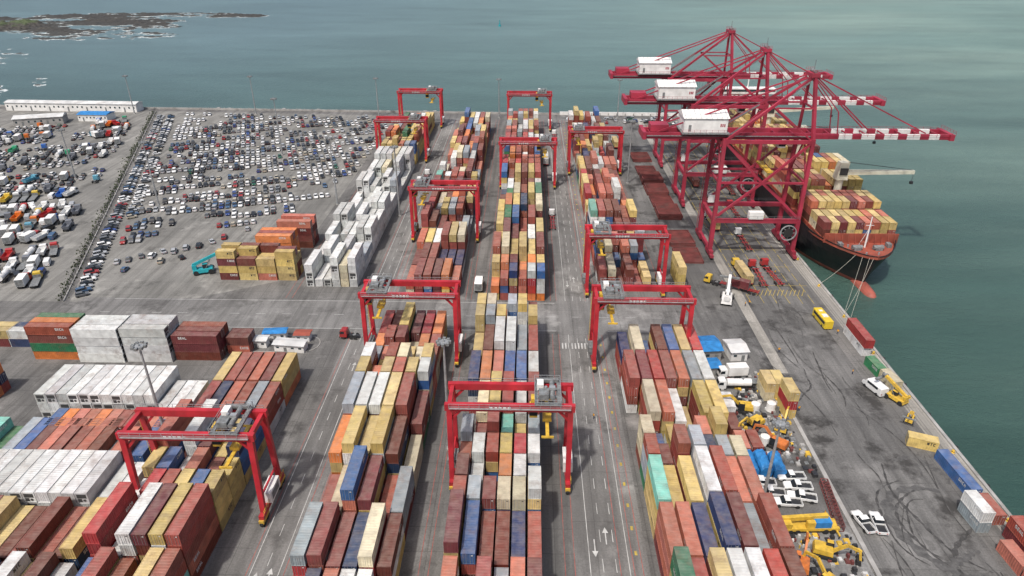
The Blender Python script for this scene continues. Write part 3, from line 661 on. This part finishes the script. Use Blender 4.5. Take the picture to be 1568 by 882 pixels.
# ---------------------------------------------------------------- light masts
def mast_mesh(h):
    mb=MB(); mb.cyl((0,0,0),(0,0,h),.4,10,0,.2); mb.box(-.6,.6,-.6,.6,0,.4,2); mb.cyl((0,0,h-.6),(0,0,h-.4),1.1,12,0)
    for k in range(8):
        a=k*math.pi/4; x,y=math.cos(a)*1.25,math.sin(a)*1.25; mb.box(x-.32,x+.32,y-.32,y+.32,h-.75,h-.2,1)
    mb.cyl((0,0,h),(0,0,h+1.3),.04,5,0); return mb.mesh('light_mast',['steel','grey','concrete'])
m29=mast_mesh(29); m23=mast_mesh(23.5)
for (x,y,m) in [(-16.8,118.5,m29),(-78.6,115.5,m29),(47.2,100.6,m23),(-80,270,m29),(-152,262,m29),(-126,340,m29),(-247,425,m23),(-170,425,m23),(-92,421,m23),(-17.5,420,m23),(55,420,m23),(-51.5,258,m29),(46,300,m29),(-210,300,m23)]:
    obj('light_mast',m,(x,y,.02))

# ---------------------------------------------------------------- vehicles
def loft(mb,secs,mi):
    rr=[]
    for (y,hw,zb,zt) in secs:
        rr.append([(-hw*.9,y,zb),(-hw,y,zb+.15),(-hw,y,zt-.12),(-hw*.86,y,zt),(hw*.86,y,zt),(hw,y,zt-.12),(hw,y,zb+.15),(hw*.9,y,zb)])
    for a,b in zip(rr,rr[1:]):
        for i in range(8): mb.quad([a[i],a[(i+1)%8],b[(i+1)%8],b[i]],mi)
    mb.quad(rr[0],mi); mb.quad(rr[-1][::-1],mi)
def wheels(mb,ys,hw,r,mi=2):
    for y in ys:
        for s in(-1,1): mb.cyl((s*(hw-.24),y,r),(s*hw,y,r),r,10,mi)
def greenhouse(mb,y0,y1,z0,z1,hw,i0,i1,ix=.16):
    mb.taper(-hw,hw,y0,y1,z0,z1-.05,ix,i0,i1,1)
    mb.taper(-hw+ix-.02,hw-ix+.02,y0+i0-.02,y1-i1+.02,z1-.05,z1,.06,.08,.08,0)
    for y in(y0+i0*.5+(y1-y0)*.5,): mb.box(-hw+.02,-hw+.07,y-.05,y+.05,z0,z1-.3,0);mb.box(hw-.07,hw-.02,y-.05,y+.05,z0,z1-.3,0)
def lights(mb,yf,yr,hw,z):
    for s in(-1,1): mb.box(s*hw*.7-.17,s*hw*.7+.17,yf-.03,yf+.03,z,z+.14,3); mb.box(s*hw*.75-.14,s*hw*.75+.14,yr-.03,yr+.03,z+.05,z+.2,4)
VM=['carpaint','glass','tyre','housewhite','lampred','grey','black','orange','yellow']
def sedan():
    mb=MB(); loft(mb,[(-2.25,.74,.35,.78),(-2.1,.84,.22,.9),(-1.2,.88,.2,.96),(.7,.88,.2,.93),(1.7,.85,.22,.8),(2.15,.72,.32,.62)],0)
    greenhouse(mb,-1.6,1.0,.93,1.43,.76,.55,.75); wheels(mb,(-1.35,1.35),.9,.32); lights(mb,2.1,-2.25,.8,.55); return mb.mesh('sedan_car',VM)
def suv():
    mb=MB(); loft(mb,[(-2.2,.82,.4,1.0),(-2.05,.9,.3,1.1),(.9,.92,.28,1.08),(1.9,.88,.3,1.0),(2.2,.78,.4,.8)],0)
    greenhouse(mb,-2.1,1.0,1.08,1.72,.84,.22,.6,.14); wheels(mb,(-1.35,1.4),.94,.38); lights(mb,2.18,-2.2,.85,.7); mb.box(-.7,-.66,-1.6,.2,1.72,1.78,5);mb.box(.66,.7,-1.6,.2,1.72,1.78,5); return mb.mesh('suv_car',VM)
def hatch():
    mb=MB(); loft(mb,[(-1.8,.76,.35,.95),(-1.65,.84,.22,1.0),(.8,.84,.2,.97),(1.6,.8,.24,.82),(1.85,.7,.32,.65)],0)
    greenhouse(mb,-1.72,.95,.96,1.48,.76,.35,.7); wheels(mb,(-1.15,1.2),.86,.3); lights(mb,1.84,-1.8,.76,.58); return mb.mesh('hatchback_car',VM)
def van():
    mb=MB(); loft(mb,[(-2.5,.88,.35,2.0),(-2.4,.92,.28,2.08),(1.3,.92,.28,2.08),(1.9,.88,.28,1.35),(2.5,.8,.35,.95)],0)
    mb.taper(-.83,.83,1.25,1.95,1.36,2.02,.03,-.02,.62,1) ; mb.box(-.935,.935,-1.6,1.1,1.35,1.85,1); wheels(mb,(-1.6,1.5),.94,.34); lights(mb,2.48,-2.5,.8,.7); return mb.mesh('minivan',VM)
def pickup():
    mb=MB(); loft(mb,[(-.5,.9,.35,1.05),(1.0,.9,.3,1.06),(2.2,.88,.34,1.0),(2.55,.78,.42,.82)],0); greenhouse(mb,-.5,1.2,1.05,1.72,.83,.15,.6,.12)
    mb.box(-.9,.9,-2.6,-.5,.55,.68,0); mb.box(-.92,-.84,-2.6,-.5,.68,1.08,0);mb.box(.84,.92,-2.6,-.5,.68,1.08,0);mb.box(-.84,.84,-2.6,-2.52,.68,1.08,0); mb.quad([(-.84,-2.5,.69),(.84,-2.5,.69),(.84,-.52,.69),(-.84,-.52,.69)],6)
    wheels(mb,(-1.7,1.6),.93,.38); lights(mb,2.52,-2.6,.85,.7); return mb.mesh('pickup_truck',VM)
cars=[('parked_car',sedan()),('parked_car',suv()),('parked_car',hatch())]
vanm=van(); pick_m=pickup()
def cabm(mb,y0,mi=0,w=1.22,h=2.9):
    mb.taper(-w,w,y0,y0+2.1,.75,1.75,.02,.0,.05,mi); mb.taper(-w+.02,w-.02,y0,y0+2.05,1.75,h-.15,.1,.02,.25,mi); 
    mb.quad([(-w+.15,y0+2.07,1.8),(w-.15,y0+2.07,1.8),(w-.22,y0+1.86,h-.3),(-w+.22,y0+1.86,h-.3)],1)
    for s in(-1,1): mb.quad([(s*(w+.005),y0+.7,1.8),(s*(w+.005),y0+1.8,1.8),(s*(w-.07),y0+1.65,h-.35),(s*(w-.07),y0+.7,h-.35)],1); mb.box(s*(w+.1)-.08,s*(w+.1)+.08,y0+1.8,y0+1.95,1.9,2.5,6)
    mb.taper(-w+.1,w-.1,y0+.1,y0+1.7,h-.15,h,.06,.1,.3,mi); mb.box(-w,w,y0+2.1,y0+2.22,.45,.85,6)
def truck(kind):
    mb=MB(); L_={'box':7.5,'tractor':5.5,'dump':7.6,'tanker':8.5,'flat':9}[kind]
    y1=L_/2-2.1; cabm(mb,y1,0); mb.box(-.45,.45,-L_/2,y1+1.5,.65,.95,6)
    wheels(mb,(y1+1.1,-L_/2+1.0,-L_/2+2.2),1.2,.5)
    if kind=='box': mb.box(-1.25,1.25,-L_/2,y1-.25,1.0,3.5,3); mb.box(-1.2,1.2,-L_/2-.02,-L_/2-.005,1.1,3.4,5)
    if kind=='tractor': mb.cyl((0,-L_/2+1.5,.95),(0,-L_/2+1.5,1.15),.5,10,5); mb.cyl((.9,y1-.3,.9),(.9,y1-.3,2.9),.09,6,5)
    if kind=='dump':
        a,b=-L_/2,y1-.3; mb.add([(-1.0,a+.3,1),(1.0,a+.3,1),(1.0,b,1),(-1.0,b,1),(-1.25,a,2.3),(1.25,a,2.3),(1.25,b,2.3),(-1.25,b,2.3),(-1.1,a+.15,2.3),(1.1,a+.15,2.3),(1.1,b-.15,2.3),(-1.1,b-.15,2.3),(-.9,a+.4,1.3),(.9,a+.4,1.3),(.9,b-.2,1.3),(-.9,b-.2,1.3)],
        [(0,1,5,4),(1,2,6,5),(2,3,7,6),(3,0,4,7),(4,5,9,8),(5,6,10,9),(6,7,11,10),(7,4,8,11),(8,9,13,12),(9,10,14,13),(10,11,15,14),(11,8,12,15),(12,13,14,15)],0)
    if kind=='tanker': mb.cyl((0,-L_/2,1.95),(0,y1-.3,1.95),.98,16,3); mb.cyl((0,-L_/4,2.9),(0,-L_/4,3.1),.3,8,5)
    if kind=='flat': mb.box(-1.2,1.2,-L_/2,y1-.3,.98,1.15,5); mb.box(-1.2,1.2,y1-.42,y1-.3,1.15,2.2,5)
    return mb.mesh(kind+'_truck',VM)
T={k:truck(k) for k in('box','tractor','dump','tanker','flat')}
def trailer():
    mb=MB(); mb.box(-.6,-.35,-6.2,6.2,1.0,1.3,0); mb.box(.35,.6,-6.2,6.2,1.0,1.3,0)
    for y in(-6.1,-3,0,3,6.1): mb.box(-1.2,1.2,y-.12,y+.12,1.05,1.28,0)
    wheels(mb,(-4.9,-3.6),1.2,.5); mb.box(-.5,-.4,3.4,3.6,0,1.0,6);mb.box(.4,.5,3.4,3.6,0,1.0,6); return mb.mesh('container_trailer',VM)
TR=trailer()
def bus():
    mb=MB(); loft(mb,[(-5,1.2,.35,2.9),(-4.9,1.25,.3,3.0),(4.8,1.25,.3,3.0),(5,1.2,.35,2.9)],0); mb.box(-1.262,1.262,-4.5,4.3,1.6,2.5,1); mb.quad([(-1.1,5.01,1.3),(1.1,5.01,1.3),(1.1,5.01,2.6),(-1.1,5.01,2.6)],1)
    wheels(mb,(-3,3.2),1.26,.48); mb.box(-.7,.7,-2,0,3.0,3.2,3); mb.box(-.5,.5,2,3,3.0,3.12,3); return mb.mesh('bus',VM)
BUS=bus()
CCOL=[((.72,.72,.7),32),((.35,.36,.37),18),((.12,.125,.13),16),((.02,.02,.022),20),((.3,.03,.03),5),((.03,.06,.2),5),((.05,.1,.18),5),((.4,.36,.28),3),((.02,.1,.06),1)]
def wpick(W):
    t=R.random()*sum(a for _,a in W)
    for c,a in W:
        t-=a
        if t<=0: return c
    return W[0][0]
def ccol(): return wpick(CCOL)
def inpoly(x,y,P):
    r=False;j=len(P)-1
    for i in range(len(P)):
        if (P[i][1]>y)!=(P[j][1]>y) and x<(P[j][0]-P[i][0])*(y-P[i][1])/(P[j][1]-P[i][1])+P[i][0]: r=not r
        j=i
    return r
al=math.radians(20); U=Vector((math.cos(al),math.sin(al))); V=Vector((-U.y,U.x))
PK=[(-150,225),(-112,246),(-86,270),(-82,330),(-82,416),(-214,424),(-178,312)]
ncar=0
o0=Vector((-150,215))
for rI in range(-2,25):
    for half in(0,1):
        base=o0+V*(rI*13.2+half*4.9)
        for k in range(-60,80):
            p=base+U*(k*2.55+R.uniform(-.15,.15))
            if not inpoly(p.x,p.y,PK): continue
            nn=noise.noise(Vector((p.x*.05,p.y*.05,half*3.1)))
            if nn<-.26+(.18 if p.y<290 else 0) or R.random()<.14: continue
            p=p+V*R.uniform(-.5,.5)
            wz=(p.x<-188 and p.y>365); 
            nm,me=cars[R.choice([0,0,0,1,1,2,2])]
            obj(nm,me,(p.x,p.y,.02),al+(math.pi if R.random()<.5 else 0)+R.uniform(-.05,.05),(.75,.75,.74) if wz else ccol(),scale=(1.04,1.04,1.04)); ncar+=1
bd=Vector((-92,248)).normalized(); bn=Vector((bd.y,-bd.x))
for off,prob in((5.2,.95),(11,.8)):
    k=0
    while k*2.7<245:
        p=Vector((-146,186))+bd*(k*2.7)+bn*off; k+=1
        if R.random()>prob or (off>10 and k<26): continue
        nm,me=cars[R.choice([0,1,1,2])]; obj(nm,me,(p.x,p.y,.02),math.atan2(bn.y,bn.x)-math.pi/2+R.uniform(-.1,.1)+.35,ccol(),scale=(1.05,1.05,1.05))
for (u,v) in [(-143,212),(-140,214),(-137,217),(-133,217),(-131,221),(-127,221),(-124,224),(-120,226),(-117,230),(-128,213),(-122,216),(-137,206),(-114,234),(-108,242)]:
    nm,me=R.choice(cars); obj(nm,me,(u,v,.02),R.uniform(-.4,.4)+al,ccol())
mb=MB()
P0=Vector((-145,184));P1=Vector((-237,432)); Lf=(P1-P0).length
for i in range(int(Lf/4)):
    a=P0.lerp(P1,i*4/Lf); mb.beam((a.x,a.y,0),(a.x,a.y,2.2),.12,.12,0)
for z in(.6,1.3,2.1): mb.beam((P0.x,P0.y,z),(P1.x,P1.y,z),.05,.05,0)
mb.beam((P0.x,P0.y,.15),(P1.x,P1.y,.15),.5,.3,1)
obj('boundary_fence',mb.mesh('boundary_fence',['contdark','concrete']))
mb=MB()
for i in range(1300):
    t=R.random(); a=P0.lerp(P1,t); nn=R.gauss(0,1.0); x=a.x+nn-1.4;y=a.y; s=R.uniform(.2,.7)
    for q in range(3):
        an=R.uniform(0,6.28); mb.quad([(x-s*math.cos(an)*.5,y-s*math.sin(an)*.5,.0),(x+s*math.cos(an)*.5,y+s*math.sin(an)*.5,.0),(x+s*.3*math.cos(an+.7),y+s*.3*math.sin(an+.7),s)],0)
obj('weeds',mb.mesh('weeds',['green']))
TC=[((.68,.68,.66),46),((.6,.15,.02),8),((.03,.12,.4),7),((.4,.03,.03),7),((.03,.3,.15),6),((.6,.42,.05),7),((.15,.16,.18),12),((.1,.3,.4),5)]
TP=[(-152,190),(-232,405),(-340,418),(-340,190)]
ob=Vector((-152,190))
for rI in range(0,30):
    base=ob+bd*(rI*8.3+R.uniform(-.6,.6))
    for k in range(1,48):
        p=base-bn*(k*3.5+3)+bd*R.uniform(-.6,.6)
        if not inpoly(p.x,p.y,TP): continue
        nn=noise.noise(Vector((p.x*.04+9,p.y*.04,2)))
        if nn<-.28 or R.random()<.12 or (rI%6==5): continue
        rz=math.atan2(bd.y,bd.x)-math.pi/2+R.uniform(-.12,.12)
        q=R.random()
        if R.random()<.08: rz+=R.choice([.5,-.5])
        if rI>12 and q<.7:
            for dd in(-2.0,2.0) if R.random()<.5 else (0,):
                nm,me=R.choice(cars); obj(nm,me,(p.x+bd.x*dd*1.15,p.y+bd.y*dd*1.15,.02),rz,ccol())
        elif q<.25: obj('parked_van',vanm,(p.x,p.y,.02),rz,ccol())
        else:
            kd=R.choice(['box','box','tractor','tractor','dump','tanker','flat','dump']); obj('parked_'+kd+'_truck',T[kd],(p.x,p.y,.02),rz,wpick(TC))
def shed(name,x,y,lx,ly,h,rz,wall='housewhite',roof='roofwhite',nwin=20):
    mb=MB(); a,b=lx/2,ly/2; mb.box(-a,a,-b,b,0,h,0)
    mb.add([(-a-.4,-b-.5,h),(a+.4,-b-.5,h),(a+.4,b+.5,h),(-a-.4,b+.5,h),(-a-.4,0,h+ly*.12),(a+.4,0,h+ly*.12)],[(0,1,5,4),(3,4,5,2),(0,4,3),(1,2,5),(0,3,2,1)],1)
    for i in range(nwin):
        x_=-a+(i+.5)*lx/nwin; w=min(.5,lx/nwin*.2)
        if i%4==1: mb.box(x_-w,x_+w,-b-.03,-b-.005,0.05,h*.6,3)
        else: mb.box(x_-w,x_+w,-b-.03,-b-.005,h*.45,h*.68,2)
    obj(name,mb.mesh(name,[wall,roof,'win','grey']),(x,y,.02),rz)
shed('white_warehouse',-290,434,86,8,5,-.035,nwin=28)
shed('site_office',-262,410,18,9,4,-.03,'housewhite','blue',8)
shed('storage_shed',-290,400,26,10,4.5,.3,'concrete','roofwhite',8)
shed('site_cabin',-75,160,6,2.5,2.6,0,'housewhite','roofwhite',3); shed('site_cabin',-71,164,6,2.5,2.6,.1,'housewhite','blue',3); shed('site_cabin',-65,158.5,8.5,3,2.4,-.1,'housewhite','roofwhite',4)
shed('site_cabin',-63,163.5,4,2.5,2.4,0,'housewhite','deckred',2)
shed('blue_roof_workshop',50,158.5,5,7,3.6,.1,'concrete','blue',2); shed('blue_roof_workshop',48.9,150.5,4,4,2.6,.1,'concrete','blue',2)
shed('site_hut',57.5,158.5,4.5,6,3,.1,'housewhite','roofwhite',2)
mb=MB(); pts=[(-82,157),(-62,157)]+[(-62+4.2*math.sin(a),161.2-4.2*math.cos(a)) for a in [i*math.pi/8 for i in range(1,8)]]+[(-62,165.5),(-82,165.5)]
mb.quad([(x,y,.14) for x,y in pts],0)
for i in range(len(pts)):
    a=pts[i];b=pts[(i+1)%len(pts)]; mb.beam((*a,.08),(*b,.08),.3,.2,1)
obj('kerbed_island',mb.mesh('island',['asphalt','concrete']))

# ---------------------------------------------------------------- machines
def excavator(main='orange'):
    mb=MB()
    for s in(-1,1): mb.box(s*1.15-.3,s*1.15+.3,-1.7,1.7,.12,.75,1); mb.cyl((s*1.15-.3,1.7,.43),(s*1.15+.3,1.7,.43),.34,8,1); mb.cyl((s*1.15-.3,-1.7,.43),(s*1.15+.3,-1.7,.43),.34,8,1)
    mb.box(-.9,.9,-1,1,.5,1.0,1); mb.taper(-1.3,1.3,-2.3,1.2,1.0,2.0,.08,.2,.1,0); mb.taper(-1.3,-.35,-.2,1.4,1.0,2.75,.06,.1,.2,2); mb.box(-1.2,-.42,0,1.1,2.76,2.82,0)
    mb.beam((.25,1,1.6),(.25,3.2,3.9),.4,.6,0); mb.beam((.25,3.2,3.9),(.25,5.6,3.2),.38,.5,0); mb.beam((.25,5.4,3.4),(.25,5.9,1.0),.3,.42,0); mb.taper(-.3,.8,5.2,6.2,.15,1.1,.05,.1,.2,1)
    mb.cyl((.25,1.3,1.3),(.25,2.6,2.9),.1,6,3); return mb.mesh('excavator',[main,'tyre','glass','steel'])
EXO=excavator('orange');EXY=excavator('yellow')
def mobile_crane():
    mb=MB(); mb.box(-1.3,1.3,-5.5,5.5,.9,1.5,0); wheels(mb,(-4.3,-2.9,2.6,4.0),1.35,.6,1); mb.box(-1.25,0,3.9,5.6,1.5,2.7,0); mb.box(-1.22,-.05,4.6,5.63,1.95,2.5,2)
    mb.box(-1.2,1.2,-3.8,-.6,1.5,2.9,3); mb.box(-1.25,-.4,-.6,1,1.5,3.0,0); mb.beam((.35,-3.4,3.2),(.35,6.6,2.6),.8,.9,0); mb.beam((.35,6.6,2.6),(.35,7.6,2.55),.55,.6,3)
    for s in(-1,1):
        for y in(-5,0.8): mb.box(min(s*1.3,s*2.6),max(s*1.3,s*2.6),y-.15,y+.15,.7,1.0,0); mb.cyl((s*2.5,y,.0),(s*2.5,y,.9),.12,6,1)
    return mb.mesh('mobile_crane',['yellow','tyre','glass','blue','grey'])
MC=mobile_crane()
def reach_stacker(main):
    mb=MB(); mb.taper(-1.6,1.6,-3.6,3,.8,1.9,.15,.2,.3,0); wheels(mb,(-2.6,),1.7,.85,1); wheels(mb,(2.2,),2.1,.95,1); mb.box(-.7,.7,-.3,1.3,1.9,3.4,2); mb.box(-.72,.72,-.32,1.32,3.4,3.5,0)
    mb.beam((0,-3.2,3.4),(0,5.2,6.6),.8,.9,0); mb.beam((0,5.2,6.6),(0,6.4,7.0),.6,.7,3); mb.beam((0,6.3,6.9),(0,6.4,5.6),.4,.4,3); mb.box(-3.0,3.0,6.0,6.8,5.1,5.6,3); mb.box(-.9,.9,-3.6,-2.2,1.9,3.4,0)
    mb.cyl((-.6,.6,1.9),(-.6,2.6,5.2),.15,8,3);mb.cyl((.6,.6,1.9),(.6,2.6,5.2),.15,8,3); return mb.mesh('reach_stacker',[main,'tyre','glass','grey'])
RSt=reach_stacker('teal');RSy=reach_stacker('yellow');RSw=reach_stacker('housewhite')
obj('reach_stacker',RSt,(-109,205,.02),-1.2); obj('reach_stacker',RSw,(63,189,.02),-.3); obj('reach_stacker',RSy,(92.0,139,.02),.5,scale=(.75,.75,.75))
obj('excavator',EXO,(51,88,.02),-.4);obj('excavator',EXY,(54.5,84,.02),.6);obj('excavator',EXY,(56.5,91,.02),-1.9);obj('excavator',EXO,(57,121,.02),.9);obj('excavator',EXY,(54,128,.02),2.2)
obj('mobile_crane',MC,(55.5,97,.02),math.pi/2+.05)
obj('excavator',EXY,(53,134,.02),1.4); obj('excavator',EXY,(60,127,.02),-.5)
W_=(.72,.72,.7)
for (x,y,rz) in [(50,109,1.5),(51,106.2,1.45),(53.5,103.4,1.5),(57.2,108,1.5),(57,105,1.35),(56.8,110.8,1.6),(65.5+1.2,98.5,.2),(69.5,98.3,-.1)]: obj('pickup_truck',pick_m,(x,y,.02),rz,W_,scale=(1.12,1.12,1.12))
obj('tanker_truck',T['tanker'],(53,143,.02),math.pi/2,W_);obj('flatbed_truck',T['flat'],(60.5,144.9,.02),-math.pi/2,W_)
obj('box_truck',T['box'],(54,148.2,.02),math.pi/2+.1,W_); obj('delivery_van',vanm,(88.5,143,.02),.3,W_,scale=(1.3,1.3,1.3))
obj('yellow_bus',BUS,(88,176.5,.02),.05,(.65,.47,.03),scale=(1,.85,.95))
obj('wheel_loader',RSy,(91.6,131,.02),2.5,scale=(.5,.5,.5)) 
for i,(x,y,c,r_) in enumerate([(72.5,205,(.6,.4,.05),.05),(77.8,204,(.35,.03,.03),-.05),(82.5,205,(.35,.03,.03),.1),(80.5,232,W_,0),(73,250,W_,0),(85,262,(.4,.03,.03),0),(76,300,W_,0),(90,290,W_,0),(9.2,330,W_,0),(10.2,250,W_,0),(15,372,W_,0),(47,360,W_,0),(-47,300,W_,0)]):
    obj('terminal_tractor',T['tractor'],(x,y+8,.02),r_,c)
    obj('container_trailer',TR,(x,y,.02),r_,(.3,.04,.04))
    if i in(0,4,6,8,11): cont(x,y,1.3,40,r_,'yellow' if i<5 else None)
obj('terminal_tractor',T['tractor'],(61.5,201,.02),1.0,(.6,.4,.05)); obj('container_trailer',TR,(69,196.5,.02),1.0,(.3,.04,.04)); cont(69,196.5,1.3,20,1.0,'brown')
obj('box_truck',T['box'],(-15.2,196,.02),0,W_); obj('terminal_tractor',T['tractor'],(-50,165,.02),1.5,(.3,.03,.03))
for i in range(26):
    x=R.uniform(46,90);y=R.uniform(405,420); nm,me=R.choice(cars); obj(nm,me,(x,y,.02),R.choice([0,1.57])+R.uniform(-.2,.2),ccol())
for i in range(10): nm,me=R.choice(cars+[('parked_van',vanm)]); obj(nm,me,(R.uniform(24,44),R.uniform(404,420),.02),R.uniform(-.2,.2),ccol())
def hcov():
    mb=MB(); mb.box(-4.6,4.6,-6,6,.0,.5,0)
    for k in range(-5,6): mb.box(-4.6,4.6,k*1.1-.08,k*1.1+.08,.5,.72,0)
    for s in(-1,1): mb.box(s*4.5-.12,s*4.5+.12,-6,6,.5,.85,0); mb.box(-4.6,4.6,s*5.9-.1,s*5.9+.1,.5,.85,0)
    return mb.mesh('ship_hatch_cover',['hatch'])
HC=hcov()
for i,y in enumerate([222,236,262,276,290,304,318,338]):
    for k in range(1+(i%3)): obj('ship_hatch_cover',HC,(57.5+R.uniform(-.5,.5),y,.02+k*.86),R.uniform(-.03,.03))
def tarp():
    mb=MB()
    pr=[(-1.3,0),(-1.32,.8),(-1.3,1.6),(-1.1,2.2),(-.5,2.55),(.1,2.65),(.6,2.5),(1.1,2.1),(1.3,1.4),(1.32,.7),(1.3,0)]
    ys=[-3,-2.8,-2.2,-1.5,-.7,0.1,.9,1.6,2.3,2.8,3]; rr=[]
    for y in ys:
        k=.9 if abs(y)>2.9 else 1; rr.append([(x*k+R.uniform(-.07,.07),y,z*k+(R.uniform(-.13,.13) if z>0 else 0)) for x,z in pr])
    for a,b in zip(rr,rr[1:]):
        for i in range(len(pr)-1): mb.quad([a[i],a[i+1],b[i+1],b[i]],0)
    mb.quad(rr[0],0);mb.quad(rr[-1][::-1],0)
    return mb.mesh('tarpaulin_covered_cargo',['blue','white'])
TPm=tarp()
for x,y in((48.9,114.2),(51.8,114.4),(54.7,113.9)): obj('tarpaulin_covered_cargo',TPm,(x,y,.02),R.uniform(-.05,.05))
for x,y,c in((48.5,127,'brown'),(51.7,120.8,'redbrown'),(49.5,135,'white'),(48.8,120.5,'coral')): cont(x,y,0,20,R.uniform(-.03,.03),c)
mb=MB(); mb.cyl((0,0,0),(0,0,2.2),1.1,18,0,1.05); mb.cyl((0,0,2.2),(0,0,2.5),1.05,18,0,.35); tank=mb.mesh('water_tank',['housewhite'])
for x,y in((54.5,122),(55.9,134),(59.8,134.4),(48.6,92)): obj('water_tank',tank,(x,y,.02))
mb=MB(); Lb=13
for x in(-.7,.7):
    for z in(.2,1.5): mb.beam((x,-Lb/2,z),(x,Lb/2,z),.14,.14,0)
for k in range(14):
    y=-Lb/2+k*Lb/13
    mb.beam((-.7,y,.2),(-.7,y,1.5),.1,.1,0);mb.beam((.7,y,.2),(.7,y,1.5),.1,.1,0);mb.beam((-.7,y,1.5),(.7,y,1.5),.1,.1,0);mb.beam((-.7,y,.2),(.7,y,.2),.1,.1,0)
    if k<13: mb.beam((-.7,y,1.5),(.7,y+1,1.5),.08,.08,0); mb.beam((.7,y,.2),(.7,y+1,1.5),.08,.08,0)
obj('red_lattice_boom',mb.mesh('lattice_boom',['hatch']),(62.3,103,.02),-.12)
mb=MB()
for i in range(700):
    x=R.uniform(47.5,63.2);y=R.choice([R.uniform(76,96),R.uniform(112,150),R.uniform(112,150)]);s=R.uniform(.1,.6);h=R.uniform(.1,.8)
    mb.taper(x-s,x+s,y-s*R.uniform(.4,1.6),y+s,0,h,s*.15,s*.1,s*.2,R.choice([0,0,1,2,2,3,4,5,5]))
obj('scrap_and_pallets',mb.mesh('scrap',['concrete','hatch','grey','yellow','roofwhite','black']),(0,0,.02))
M['gravel']=ground_mat('pale_gravel',(.2,.195,.19),(.3,.3,.29),40,.5,.3,1)
sheet('gravel_patch',[(47,60),(63.8,60),(63.8,96),(58,99),(47,93)],.02,'gravel')
mb=MB(); mb.cyl((0,0,-3.5),(0,0,-1.6),1.6,12,0); mb.cyl((0,0,-1.6),(0,0,3),.9,8,0,.3); mb.cyl((0,0,3),(0,0,4.2),.5,8,0); obj('navigation_buoy',mb.mesh('navigation_buoy',['teal']),(-35,880,0))

# ---------------------------------------------------------------- dock workers
def worker_mesh():
    vs=[(0,0,.95),(0,0,1.2),(0,0,1.42),(0,0,1.52),(0,.01,1.66),(-.2,0,1.4),(-.26,.02,1.12),(-.24,.12,.88),(.2,0,1.4),(.27,.0,1.12),(.27,.08,.88),(-.1,0,.9),(-.12,.06,.5),(-.12,.0,.08),(.1,0,.9),(.12,-.04,.5),(.13,-.1,.08),(-.12,.14,.04),(.13,.04,.04)]
    es=[(0,1),(1,2),(2,3),(3,4),(2,5),(5,6),(6,7),(2,8),(8,9),(9,10),(0,11),(11,12),(12,13),(0,14),(14,15),(15,16),(13,17),(16,18)]
    rs=[.15,.14,.15,.06,.115,.07,.05,.035,.07,.05,.035,.1,.07,.05,.1,.07,.05,.04,.04]
    me=bpy.data.meshes.new('w'); me.from_pydata(vs,es,[]); o=bpy.data.objects.new('w',me); COL.objects.link(o)
    o.modifiers.new('s','SKIN')
    for i,r in enumerate(rs): me.skin_vertices[0].data[i].radius=(r,r*.85)
    me.skin_vertices[0].data[0].use_root=True
    o.modifiers.new('ss','SUBSURF').levels=1
    dg=bpy.context.evaluated_depsgraph_get(); m2=bpy.data.meshes.new_from_object(o.evaluated_get(dg)); bpy.data.objects.remove(o)
    m2.materials.clear()
    for n_,c in(('trousers_cloth',(.03,.04,.08)),('hi_vis_vest',(.75,.35,.02)),('skin',(.12,.06,.04)),('hard_hat',(.7,.7,.68))): 
        M[n_]=pmat(n_,c,.8); m2.materials.append(M[n_])
    for p in m2.polygons:
        z=p.center.z; x=abs(p.center.x)
        p.material_index=3 if z>1.66 else 2 if z>1.5 or (x>.2 and z<1.1 and z>.75) else 1 if z>.92 else 0
    return m2
try:
    wm=worker_mesh()
    for x,y,r_ in((66.5,134,.3),(68,186,1),(69.5,187,2),(84,208,.5),(90,170,2.5),(60,100.5,1.2),(48.5,104,.2),(16.5,130,2),(70,160,0),(86,150,1)): obj('dock_worker',wm,(x,y,.02),r_)
except Exception as e: print('worker',e)

# ---------------------------------------------------------------- light, camera
S_=Vector((-.26,-.44,.866)).normalized()
sun=bpy.data.lights.new('sun','SUN'); sun.energy=3.2; sun.angle=math.radians(2.5); sun.color=(1,.965,.92)
so=bpy.data.objects.new('sun',sun); so.rotation_euler=S_.to_track_quat('Z','Y').to_euler(); COL.objects.link(so)
w=bpy.data.worlds.new('World'); sc.world=w; w.use_nodes=True; nt=w.node_tree
sky=nt.nodes.new('ShaderNodeTexSky'); sky.sky_type='NISHITA'; sky.sun_disc=False; sky.sun_elevation=math.asin(S_.z); sky.sun_rotation=math.atan2(S_.x,S_.y)
sky.air_density=1.0; sky.dust_density=5; sky.ozone_density=1
nt.links.new(sky.outputs[0],nt.nodes['Background'].inputs[0]); nt.nodes['Background'].inputs[1].default_value=.15
cam=bpy.data.cameras.new('camera'); cam.lens=24; cam.sensor_width=36; cam.clip_start=1; cam.clip_end=30000
co=bpy.data.objects.new('camera',cam); co.location=(0,0,104); co.rotation_euler=(math.radians(90-27.9),0,math.radians(1.31)); COL.objects.link(co); sc.camera=co
sc.view_settings.view_transform='Standard'; sc.view_settings.look='None'; sc.view_settings.exposure=0
print('containers',NC,'cars',ncar)
